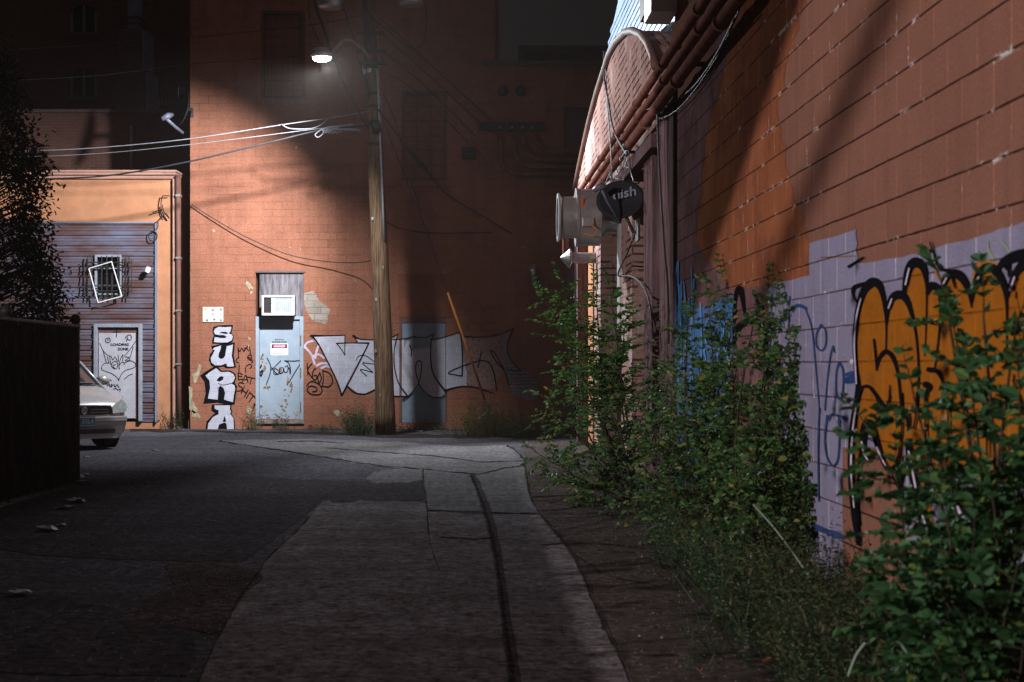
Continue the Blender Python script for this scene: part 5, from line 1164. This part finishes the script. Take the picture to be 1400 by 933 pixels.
# ============================================================ CHAIN LINK FENCE WITH SLATS, LEFT
def fp(Y, z=0, o=0.0): return Vector((-4.61 - .0297 * Y + o, Y, z))
FN = empty('slatted_fence', fp(9), 'tall dark chain link fence with privacy slats along the left side of the alley', 'fence')
FY0, FY1, FH = -3.0, 18.5, 1.86
mb = MB(); rd = random.Random(8); y = FY0
while y < FY1 - .05:
    w_ = .0755; o = 0; tw = 0; h = FH - rd.uniform(0, .012)
    a, b = fp(y, .04, o - tw), fp(y + w_, .04, o + tw); mb.add([a, b, b + Vector((0, 0, h - .04)), a + Vector((0, 0, h - .04)), a + Vector((-.006, 0, 0)), b + Vector((-.006, 0, 0)), b + Vector((-.006, 0, h - .04)), a + Vector((-.006, 0, h - .04))], [(0, 1, 2, 3), (7, 6, 5, 4), (0, 3, 7, 4), (1, 5, 6, 2), (3, 2, 6, 7)])
    y += .076
mb.build('slats', 'slat', FN)
mb = MB(); s_ = .11
y = FY0
while y < FY1:                                   # wire mesh, real crossing strands
    for d_ in (1, -1):
        ya = y if d_ > 0 else y; n_ = int(FH / s_)
        L_ = FH - .02
        y2 = ya + d_ * L_
        z2 = L_
        if y2 > FY1: z2 = FY1 - ya; y2 = FY1
        if y2 < FY0: z2 = ya - FY0; y2 = FY0
        if z2 > .05: mb.tube([fp(ya, .03, .014 + .003 * d_), fp(y2, .03 + z2,   .014 + .003 * d_)], .0022, 3, cap=False)
    y += s_
mb.build('wire_mesh', 'iron', FN)
MB().tube([fp(FY0, FH), fp(FY1, FH)], .022, 8).build('top_rail', 'iron', FN, smooth=True)
for i, y in enumerate((18.5, 15.7, 12.9, 10.1, 7.3, 4.5, 1.7, -1.1)):
    pq = MB().tube([fp(y, 0, -.04), fp(y, FH + .05, -.04)], .038 if i else .05, 12).build('post', 'iron', FN, smooth=True)
    MB().lathe([(.03, 0), (.055, .01), (.06, .04), (.045, .09), (0, .105)], fp(y, FH + .04, -.04), (0, 0, 1), 14).build('cap', 'iron', pq, smooth=True)

# yard shed with the second light (outside the picture, left): an added board and rod shape its light on the wall
SH = empty('yard_shed', YARD + Vector((-1.2, 0, -4.8)), 'plain dark shed in the yard left of the alley', 'shed')
MB().box(YARD + Vector((-4, -4, -4.8)), YARD + Vector((-.25, 5, .9))).build('wall', 'farbrick', SH)
MB().box(YARD + Vector((-4.2, -4.2, .9)), YARD + Vector((-.1, 5.2, 1.0))).build('roof', 'ledge', SH)
def shade_pt(x, y, t): return YARD + Vector((.12, 0, -.1)) + (rw(x, y) - (YARD + Vector((.12, 0, -.1)))) * t
aw = empty('shade_board', shade_pt(1025, 195, .2), 'unseen sloping board added to shade the upper block wall', 'shade_board')
e0, e1 = shade_pt(1160, -180, .2), shade_pt(930, 480, .2); upv = Vector((0, .25, .8))
MB().add([e0, e1, e1 + upv, e0 + upv] + [v + Vector((-.04, 0, 0)) for v in (e0, e1, e1 + upv, e0 + upv)], [(0, 1, 2, 3), (7, 6, 5, 4), (0, 4, 5, 1), (2, 6, 7, 3), (0, 3, 7, 4), (1, 5, 6, 2)]).build('shade_panel', 'ledge', aw)  # unseen board, added so its edge darkens the upper block wall
YL = empty('yard_lamp', YARD, 'small yard lamp on the shed wall', 'lamp')
MB().box(YARD + Vector((-.25, -.14, -.02)), YARD + Vector((.02, .14, .12))).build('housing', 'galv', YL)
YPo = empty('shade_rod', shade_pt(1150, 140, .12), 'unseen leaning rod added to cast a soft shadow band on the wall', 'post')
MB().tube([shade_pt(1290, -180, .12), shade_pt(1040, 420, .12)], .016, 8).build('timber', 'pole', YPo)  # unseen rod, added only for the soft shadow band it throws
# ============================================================ VEGETATION
def leaf(mb, p, d, n, L, Wd):
    d = d.normalized(); s = d.cross(n)
    if s.length < 1e-4: s = d.orthogonal()
    s.normalize(); n = s.cross(d).normalized(); c = .25 * Wd
    v = [p, p + d * L * .3 + s * Wd * .46 + n * c, p + d * L * .68 + s * Wd * .38 + n * c * .8, p + d * L - n * L * .12, p + d * L * .68 - s * Wd * .38 + n * c * .8, p + d * L * .3 - s * Wd * .46 + n * c]
    i = len(mb.v); mb.v += v; mb.f += [(i, i+1, i+2, i+3), (i, i+3, i+4, i+5)]
def rv(rd, k=1.0): return Vector((rd.gauss(0, k), rd.gauss(0, k), rd.gauss(0, k)))
def inwall(p, m=.04):      # keep growth in front of the right wall
    q = (p - RWO).dot(RWN)
    return p if q > m else p + RWN * (m - q)
def sapling(name, label, cat, base, stems, L, lm_, seed, twigs=9, tl=.5, lf=12, group=None, droop=.25, wide=.45, start=.2, sub=.5):
    """stems: list of tip points; each stem carries twigs, each twig alternate leaves"""
    rd = random.Random(seed); E = empty(name, base, label, cat, group); lv = MB(); st_ = MB()
    def twig(p, d, length, r):
        pts = [p]; q = p.copy(); dd = d.normalized(); n = max(4, int(lf * length / max(tl, .1)))
        for k in range(n):
            dd = (dd + Vector((0, 0, -droop / n * 1.2)) + rv(rd, .07)).normalized(); q = inwall(q + dd * length / n)
            if q.z < .03: q.z = .03
            pts.append(q.copy()); sd = dd.cross(Vector((0, 0, 1)))
            if sd.length < .1: sd = dd.orthogonal()
            sd.normalize()
            for s_ in ((1, -1) if k > 0 else (1,)):
                if rd.random() < .9:
                    ld = (dd * rd.uniform(.5, .9) + sd * s_ * rd.uniform(.7, 1.1) + Vector((0, 0, rd.uniform(-.45, .25)))); leaf(lv, q, ld, Vector((0, -.25, .6)) + rv(rd, .75), L * 1.25 * rd.uniform(.65, 1.15) * (1 - .3 * k / n), L * 1.25 * wide * rd.uniform(.85, 1.2))
        leaf(lv, q, dd, Vector((0, 0, 1)) + rv(rd, .3), L * .7, L * wide * .7)
        st_.tube(pts[::2] + [pts[-1]], [r * (1 - .7 * i / (len(pts[::2]))) for i in range(len(pts[::2]) + 1)], 4, cap=False)
    for tip in stems:
        tip = Vector(tip); b = base + Vector((rd.uniform(-.08, .08), rd.uniform(-.08, .08), 0)); H = (tip - b).length
        mid = b.lerp(tip, .5) + rv(rd, .05 * H); mid.z = max(mid.z, .1)
        path = [Vector(q) for q in catmull([tuple(b), tuple(mid), tuple(tip)], 8)]
        st_.tube(path, [.007 * (H ** .7) * (1 - .8 * i / len(path)) + .002 for i in range(len(path))], 5, cap=False)
        nt_ = max(4, int(twigs * 1.9 * H))
        for k in range(nt_):
            t = start + (1 - start) * (k + rd.random()) / nt_; q = path[min(len(path) - 1, int(t * (len(path) - 1)))]
            ax_ = (tip - b).normalized(); o = rv(rd); o = (o - ax_ * o.dot(ax_)).normalized()
            dd = (ax_ * rd.uniform(.3, .8) + o).normalized(); ln = tl * rd.uniform(.5, 1.1) * (1 - .55 * t)
            twig(q, dd, ln, .003)
        twig(path[-1], (path[-1] - path[-2]), tl * .5, .004)
    lv.build('foliage', lm_, E); st_.build('stems', 'bark', E, smooth=True)
    return E
T = at
# sapling by the loading bays (bright leaves at the top, wide skirt)
sapling('elm_sapling', 'tall elm sapling with bright leaves in front of the loading bays', 'sapling', gnd(865, 682), [T(770, 392, 17.2), T(742, 402, 17.6), T(815, 395, 16.9), T(835, 400, 16.6), T(795, 440, 16.8), T(855, 440, 16.6)], .062, 'leaf_lit', 11, 9, .6, 13, start=.45)
sapling('elm_sapling', 'low spreading elm sapling leaning out over the gravel', 'sapling', gnd(862, 690), [T(745, 545, 16.4), T(735, 620, 16.6), T(770, 580, 16), T(800, 520, 16.3), T(850, 500, 16.4), T(880, 530, 16.2), T(760, 640, 15.8), T(830, 610, 15.6), T(900, 590, 15.8), T(800, 665, 15.4), T(775, 505, 17)], .065, 'leaf_dark', 12, 9, .6, 12, start=.25)
# bushes against the wall
sapling('elm_bush', 'bush with thin arching twigs in front of the blue graffiti', 'bush', gnd(965, 745), [T(940, 440, 13.4), T(1000, 395, 12.7), T(970, 430, 13), T(920, 520, 13.8), T(985, 480, 12.8), T(1010, 520, 12.5), T(950, 560, 13), T(905, 560, 14), T(925, 640, 13.2), T(1000, 620, 12.2), T(990, 560, 12.4), T(895, 600, 13), T(880, 560, 14.2), T(940, 680, 12), T(1015, 470, 12.2), T(955, 500, 13.2)], .056, 'leaf_dark', 13, 9, .7, 12, wide=.55, droop=.5)
cable('thin leafless twig line', [T(905, 395, 14.5), T(930, 388, 14), T(960, 398, 13.4), T(985, 415, 13)], .004, 'bark') if False else None
sapling('elm_bush', 'dense leafy bush hiding the wall left of the lavender paint', 'bush', gnd(1040, 800), [T(1030, 440, 11), T(1060, 425, 10.8), T(1092, 425, 10.3), T(1105, 470, 10.2), T(1075, 480, 10.6), T(1045, 500, 10.8), T(1108, 540, 10), T(1080, 560, 10), T(1050, 590, 10.1), T(1112, 620, 9.8), T(1020, 560, 11), T(1095, 660, 9.7), T(1040, 660, 10), T(1010, 640, 10.6), T(1105, 710, 9.6), T(990, 690, 10.4), T(1000, 600, 11), T(1030, 720, 9.4), T(970, 640, 11)], .056, 'leaf_dark', 14, 9, .66, 12, wide=.58, start=.2, droop=.5)
# near sapling in the corner
sapling('elm_sapling', 'near elm sapling spreading over the orange letters at the right edge', 'sapling', Vector((1.62, 5.3, 0)), [T(1290, 395, 5.9), T(1345, 440, 5.4), T(1385, 470, 5.1), T(1310, 480, 5.6), T(1250, 545, 5.8), T(1330, 550, 5.3), T(1395, 560, 5.0), T(1190, 590, 5.9), T(1370, 620, 5.1), T(1290, 620, 5.5), T(1420, 640, 4.9), T(1230, 680, 5.6), T(1340, 690, 5.1), T(1400, 720, 4.9), T(1440, 540, 4.9), T(1300, 740, 5.1)], .056, 'leaf_near', 15, 8, .42, 11, wide=.52, start=.35, droop=.4)
sapling('elm_bush', 'dark leafy shoots at the lower right corner', 'bush', Vector((1.5, 4.7, 0)), [T(1330, 760, 4.9), T(1390, 780, 4.7), T(1280, 800, 5.0), T(1350, 850, 4.6), T(1400, 880, 4.5), T(1260, 860, 4.9), T(1430, 820, 4.5), T(1310, 900, 4.6), T(1240, 760, 5.3), T(1290, 700, 5.2), T(1360, 700, 4.9), T(1220, 820, 5.2)], .052, 'leaf_near', 16, 13, .4, 11, wide=.52, droop=.5)
# weeds: ragged mass of small leaves, stalks and blades along the foot of the wall
def weeds(name, label, cat, region, n, hmin, hmax, lm_, seed, L=.022, kind=None, grp=None, dens=16, blades=.35, base=None):
    rd = random.Random(seed); mb = MB(); c0 = Vector((0, 0, 0))
    for i in range(n):
        x, y = region(rd); p = gnd(x, y); p = inwall(p, .06); c0 += p; h = rd.uniform(hmin, hmax) * rd.uniform(.5, 1)
        lean = Vector((rd.gauss(-.15, .35), rd.gauss(0, .35), 1)).normalized()
        if rd.random() < blades:
            s = Vector((rd.uniform(-1, 1), rd.uniform(-1, 1), 0)).normalized() * .004; q1 = p + lean * h * .6; q2 = p + lean * h + Vector((lean.x * .4 * h, lean.y * .4 * h, -.1 * h))
            k = len(mb.v); mb.v += [p - s, p + s, q1 + s * .8, q1 - s * .8, q2]; mb.f += [(k, k+1, k+2, k+3), (k+3, k+2, k+4)]
        else:
            q = p.copy(); m = int(dens * h / .4) + 3; s = Vector((.0015, 0, 0)); top = p + lean * h
            k = len(mb.v); mb.v += [p - s, p + s, top]; mb.f += [(k, k+1, k+2)]
            for j in range(m):
                t = (j + 1) / m; q = p.lerp(top, t) + rv(rd, .012); leaf(mb, q, Vector((rd.gauss(0, 1), rd.gauss(0, 1), rd.uniform(-.1, .9))), Vector((0, 0, 1)) + rv(rd, .4), L * rd.uniform(.6, 1.5), L * rd.uniform(.3, .5))
    o = mb.build(name, lm_, None); setp(o, label, cat, grp, kind); return o
def band(pts, jit):
    def f(rd):
        k = rd.randrange(len(pts) - 1); t = rd.random(); a, b = pts[k], pts[k+1]
        x = a[0] + (b[0]-a[0])*t; y = a[1] + (b[1]-a[1])*t; w_ = a[2] + (b[2]-a[2])*t
        return x + rd.random() ** .8 * w_, y + rd.gauss(0, jit)
    return f
weeds('ground_weeds', 'ragged green weeds along the foot of the graffiti wall', 'weeds', band([(870, 715, 160), (900, 760, 170), (960, 830, 180), (1020, 900, 230), (1100, 980, 320)], 14), 2300, .15, .62, 'weed', 41, .036, 'stuff')
weeds('dry_weeds', 'brown seeded weeds mixed in at the foot of the wall', 'weeds', band([(905, 735, 120), (985, 820, 150), (1050, 905, 200), (1160, 990, 250)], 12), 700, .25, .7, 'weed_dry', 42, .022, 'stuff')
weeds('gravel_grass', 'sparse short grass on the gravel by the bushes', 'grass', band([(770, 650, 80), (790, 700, 80), (860, 745, 60), (930, 840, 40), (935, 920, 60)], 12), 420, .03, .12, 'weed', 43, .02, 'stuff', blades=.7)
for i, (x, y, w_, h, n, lm_, lab) in enumerate([(493, 594, 40, .62, 320, 'weed', 'tall weeds growing left of the pole base'), (668, 596, 62, .72, 520, 'weed_dry', 'bushy dry weed clump at the foot of the yellow rod'), (386, 588, 22, .38, 90, 'weed', 'small weed tuft under the pale blue door'), (240, 586, 26, .55, 150, 'weed', 'weeds in the gap between the two buildings'),
                              (347, 587, 20, .62, 110, 'weed_dry', 'thin weeds beside the last spray painted letter'), (208, 584, 60, .16, 160, 'weed', 'low grass at the foot of the loading door'), (575, 589, 60, .22, 150, 'weed', 'low weeds in front of the second door'), (730, 600, 60, .5, 260, 'weed', 'dark weeds in the corner right of the dry clump'), (445, 590, 40, .14, 70, 'weed', 'short grass between the door and the pole')]):
    weeds('weed_clump', lab, 'weeds', (lambda x, y, w_: lambda rd: (x + rd.gauss(0, w_ / 3.2), y + rd.uniform(-3, 2)))(x, y, w_), n, h * .4, h * 1.3, lm_, 60 + i, .038, None, 'weed clumps along the end wall', dens=14, blades=.25)
# arching stalks
def stalk(label, pts, r, mat='stalk'): return cable(label, [tuple(p) for p in pts], r, mat, 8, 'weed_stalk', 'stalk')
stalk('pale arching stalk in the near weeds at the bottom right', [T(1160, 925, 5.6), T(1175, 890, 5.6), T(1205, 864, 5.5), T(1235, 885, 5.4), T(1262, 925, 5.4)], .0055)
stalk('straight pale stalk leaning through the weeds', [T(1030, 690, 8.5), T(1065, 730, 8.3), T(1108, 790, 8.1)], .005)
stalk('dry bare branch standing in the bush shadow', [T(868, 690, 15.4), T(858, 640, 15.3), T(848, 590, 15.2), T(835, 565, 15.2)], .011, 'bark')
# tree over the fence: a crown of real branches and leaves, pushed up against the slats
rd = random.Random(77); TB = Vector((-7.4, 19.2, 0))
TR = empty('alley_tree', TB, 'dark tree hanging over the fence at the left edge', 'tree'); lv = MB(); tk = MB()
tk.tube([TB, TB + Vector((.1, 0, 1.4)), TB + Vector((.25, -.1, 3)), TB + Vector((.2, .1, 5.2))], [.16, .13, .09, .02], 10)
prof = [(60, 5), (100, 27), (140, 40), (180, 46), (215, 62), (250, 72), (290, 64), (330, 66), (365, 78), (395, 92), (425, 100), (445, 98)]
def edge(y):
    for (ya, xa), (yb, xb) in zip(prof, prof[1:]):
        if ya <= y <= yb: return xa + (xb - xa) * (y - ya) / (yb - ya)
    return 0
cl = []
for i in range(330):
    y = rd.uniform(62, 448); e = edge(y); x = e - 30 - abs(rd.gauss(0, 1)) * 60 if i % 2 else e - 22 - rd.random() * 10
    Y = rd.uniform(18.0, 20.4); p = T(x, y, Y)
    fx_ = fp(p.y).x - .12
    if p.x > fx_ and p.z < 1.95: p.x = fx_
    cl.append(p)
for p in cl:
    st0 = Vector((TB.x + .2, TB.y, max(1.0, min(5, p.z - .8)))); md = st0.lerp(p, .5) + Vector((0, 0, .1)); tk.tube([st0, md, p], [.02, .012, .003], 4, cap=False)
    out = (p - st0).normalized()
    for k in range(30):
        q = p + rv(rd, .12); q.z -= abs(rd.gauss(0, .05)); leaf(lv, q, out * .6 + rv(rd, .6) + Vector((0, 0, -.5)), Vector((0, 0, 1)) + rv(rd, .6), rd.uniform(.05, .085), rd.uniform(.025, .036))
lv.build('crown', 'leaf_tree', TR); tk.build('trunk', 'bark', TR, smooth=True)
sapling('streak_shrub', 'unseen loose shrub added behind the near fence to break the yard light into streaks', 'shrub', Vector((-5.7, 5.5, 0)), [Vector((-5.6 + .25 * math.sin(k * 2.1), 2.2 + k * .62, 2.6 + .7 * math.sin(k * 1.7))) for k in range(13)], .07, 'leaf_tree', 81, 5, .7, 9, start=.4)  # out of view, added to streak the yard light on the ground

# ============================================================ LITTER AND SMALL THINGS
def crumple(name, label, cat, c, s, mat, seed, group=None, flat=.5):
    rd = random.Random(seed); mb = MB(); n = 7; vs = []
    for j in range(5):
        for k in range(n):
            a = 2 * math.pi * k / n; ph = math.pi * (j + .5) / 5; r = s * math.sin(ph) * rd.uniform(.55, 1.2)
            vs.append(c + Vector((r * math.cos(a) * 1.3, r * math.sin(a), max(.0, s * flat * (1 - math.cos(ph)) * .5 * rd.uniform(.6, 1.2)) + .008)))
    fs = [(j*n+k, j*n+(k+1)%n, (j+1)*n+(k+1)%n, (j+1)*n+k) for j in range(4) for k in range(n)] + [tuple(range(n))[::-1], tuple(range(4*n, 5*n))]
    mb.add(vs, fs); return setp(mb.build(name, mat), label, cat, group)
lit = [(103, 655, .10, 'pale crumpled bag at the foot of the end fence post, farthest of the litter'), (112, 663, .09, 'flattened pale wrapper beside the fence end'), (117, 651, .05, 'small bright scrap just right of the fence end'), (104, 688, .09, 'grey crumpled paper along the fence, second from far'), (88, 697, .07, 'dim paper ball by the fence foot'), (84, 720, .035, 'tiny bright scrap near the fence foot'), (64, 727, .09, 'grey lump of paper against the fence foot'), (25, 815, .06, 'blurred grey lump, nearest of the fence litter')]
for i, (x, y, s_, lab) in enumerate(lit): crumple('litter', lab, 'litter', gnd(x, y), s_, 'paper', 100 + i, 'litter along the fence')
for i, (x, y, s_, lab) in enumerate([(212, 617, .05, 'small pale scrap on the asphalt in front of the loading door'), (118, 626, .05, 'pale scrap on the asphalt below the car bumper'), (487, 588, .05, 'white scrap in the weeds by the pole'), (571, 591, .08, 'white scraps under the second door'), (597, 590, .05, 'small white scrap right of the second door threshold'), (640, 594, .07, 'white scrap in front of the dry weed clump'), (756, 615, .06, 'pale scrap on the gravel below the corner weeds'), (905, 722, .07, 'bright scrap on the gravel under the bush')]):
    crumple('litter', lab, 'litter', gnd(x, y), s_, 'paper', 120 + i, 'scraps on the ground', .3)
for i, (x, y, s_, lab) in enumerate([(232, 582, .16, 'largest broken stone lying at the gap between the buildings'), (222, 586, .10, 'smaller broken stone left of the building gap'), (246, 585, .09, 'small broken stone right in the building gap')]):
    crumple('stone', lab, 'stone', gnd(x, y), s_, 'stone', 140 + i, 'stones by the gap', .8)
for i, (a_, b_, w_, lab) in enumerate([((738, 602), (752, 590), .06, 'pale broken board lying at the corner of the end wall'), ((700, 596), (733, 590), .05, 'thin pale board on the ground along the end wall'), ((655, 572), (664, 566), .04, 'white stick poking out of the dry weed clump')]):
    p, q = gnd(*a_), gnd(*b_)
    if i == 2: p, q = at(655, 573, 31), at(664, 566, 31.1)
    else: q.z += .05; p.z += .015
    d_ = (q - p).normalized(); s_ = Vector((-d_.y, d_.x, 0)) * w_
    MBx = MB(); MBx.add([p - s_, p + s_, q + s_, q - s_] + [v + Vector((0, 0, .02)) for v in (p - s_, p + s_, q + s_, q - s_)], [(0, 3, 2, 1), (4, 5, 6, 7), (0, 1, 5, 4), (1, 2, 6, 5), (2, 3, 7, 6), (3, 0, 4, 7)])
    setp(MBx.build('board', 'plankwood' if i < 2 else 'paper'), lab, 'board')
def dry(x, y, s_, lab, r_):
    mb = MB(); p = gnd(x, y) + Vector((0, 0, .02)); leaf(mb, p, Vector((math.cos(r_), math.sin(r_), .15)), Vector((0, -.3, 1)), s_, s_ * .5); leaf(mb, p + Vector((s_ * .5, 0, .01)), Vector((math.cos(r_ + .6), math.sin(r_ + .6), .1)), Vector((0, .3, 1)), s_ * .6, s_ * .3)
    setp(mb.build('fallen_leaf', 'dryleaf'), lab, 'leaf', 'fallen leaves')
dry(1042, 912, .07, 'curled bright orange leaf on the ground at the edge of the near weeds', .3); dry(956, 925, .025, 'tiny orange leaf at the bottom of the gravel', 1); dry(1008, 820, .05, 'yellow leaf standing in the weeds', 1.2)
# loose stones and grit over the old asphalt
rd = random.Random(90); mb = MB()
for i in range(500):
    x = rd.uniform(110, 1000); y = 588 + (rd.random() ** 1.7) * 330; c = gnd(x, y); s_ = rd.uniform(.005, .014)
    if 300 < x < 860 and y > 600 and rd.random() < .93: continue
    vs = [c + Vector((s_ * rd.uniform(.6, 1.2) * math.cos(a), s_ * rd.uniform(.6, 1.2) * math.sin(a), .003)) for a in (0, 1.26, 2.5, 3.77, 5)] + [c + Vector((0, 0, .004 + s_ * rd.uniform(.4, .9)))]
    mb.add(vs, [(k, (k + 1) % 5, 5) for k in range(5)])
setp(mb.build('grit', 'stone'), 'loose grit and small stones scattered over the alley', 'grit', None, 'stuff')

# ============================================================ NIGHT AIR: thin haze added to lift the dark tones
hz = MB().box((-30, -12, -1), (12, 62, 18)).build('haze', 'glass', kind='stuff')
hm_ = bpy.data.materials.new('haze'); hm_.use_nodes = True; hn = hm_.node_tree; hn.nodes.clear()
pv = hn.nodes.new('ShaderNodeVolumePrincipled'); pv.inputs['Density'].default_value = .0005; pv.inputs['Color'].default_value = (.95, .85, .80, 1)
ho = hn.nodes.new('ShaderNodeOutputMaterial'); hn.links.new(pv.outputs[0], ho.inputs['Volume'])
hz.data.materials[0] = hm_
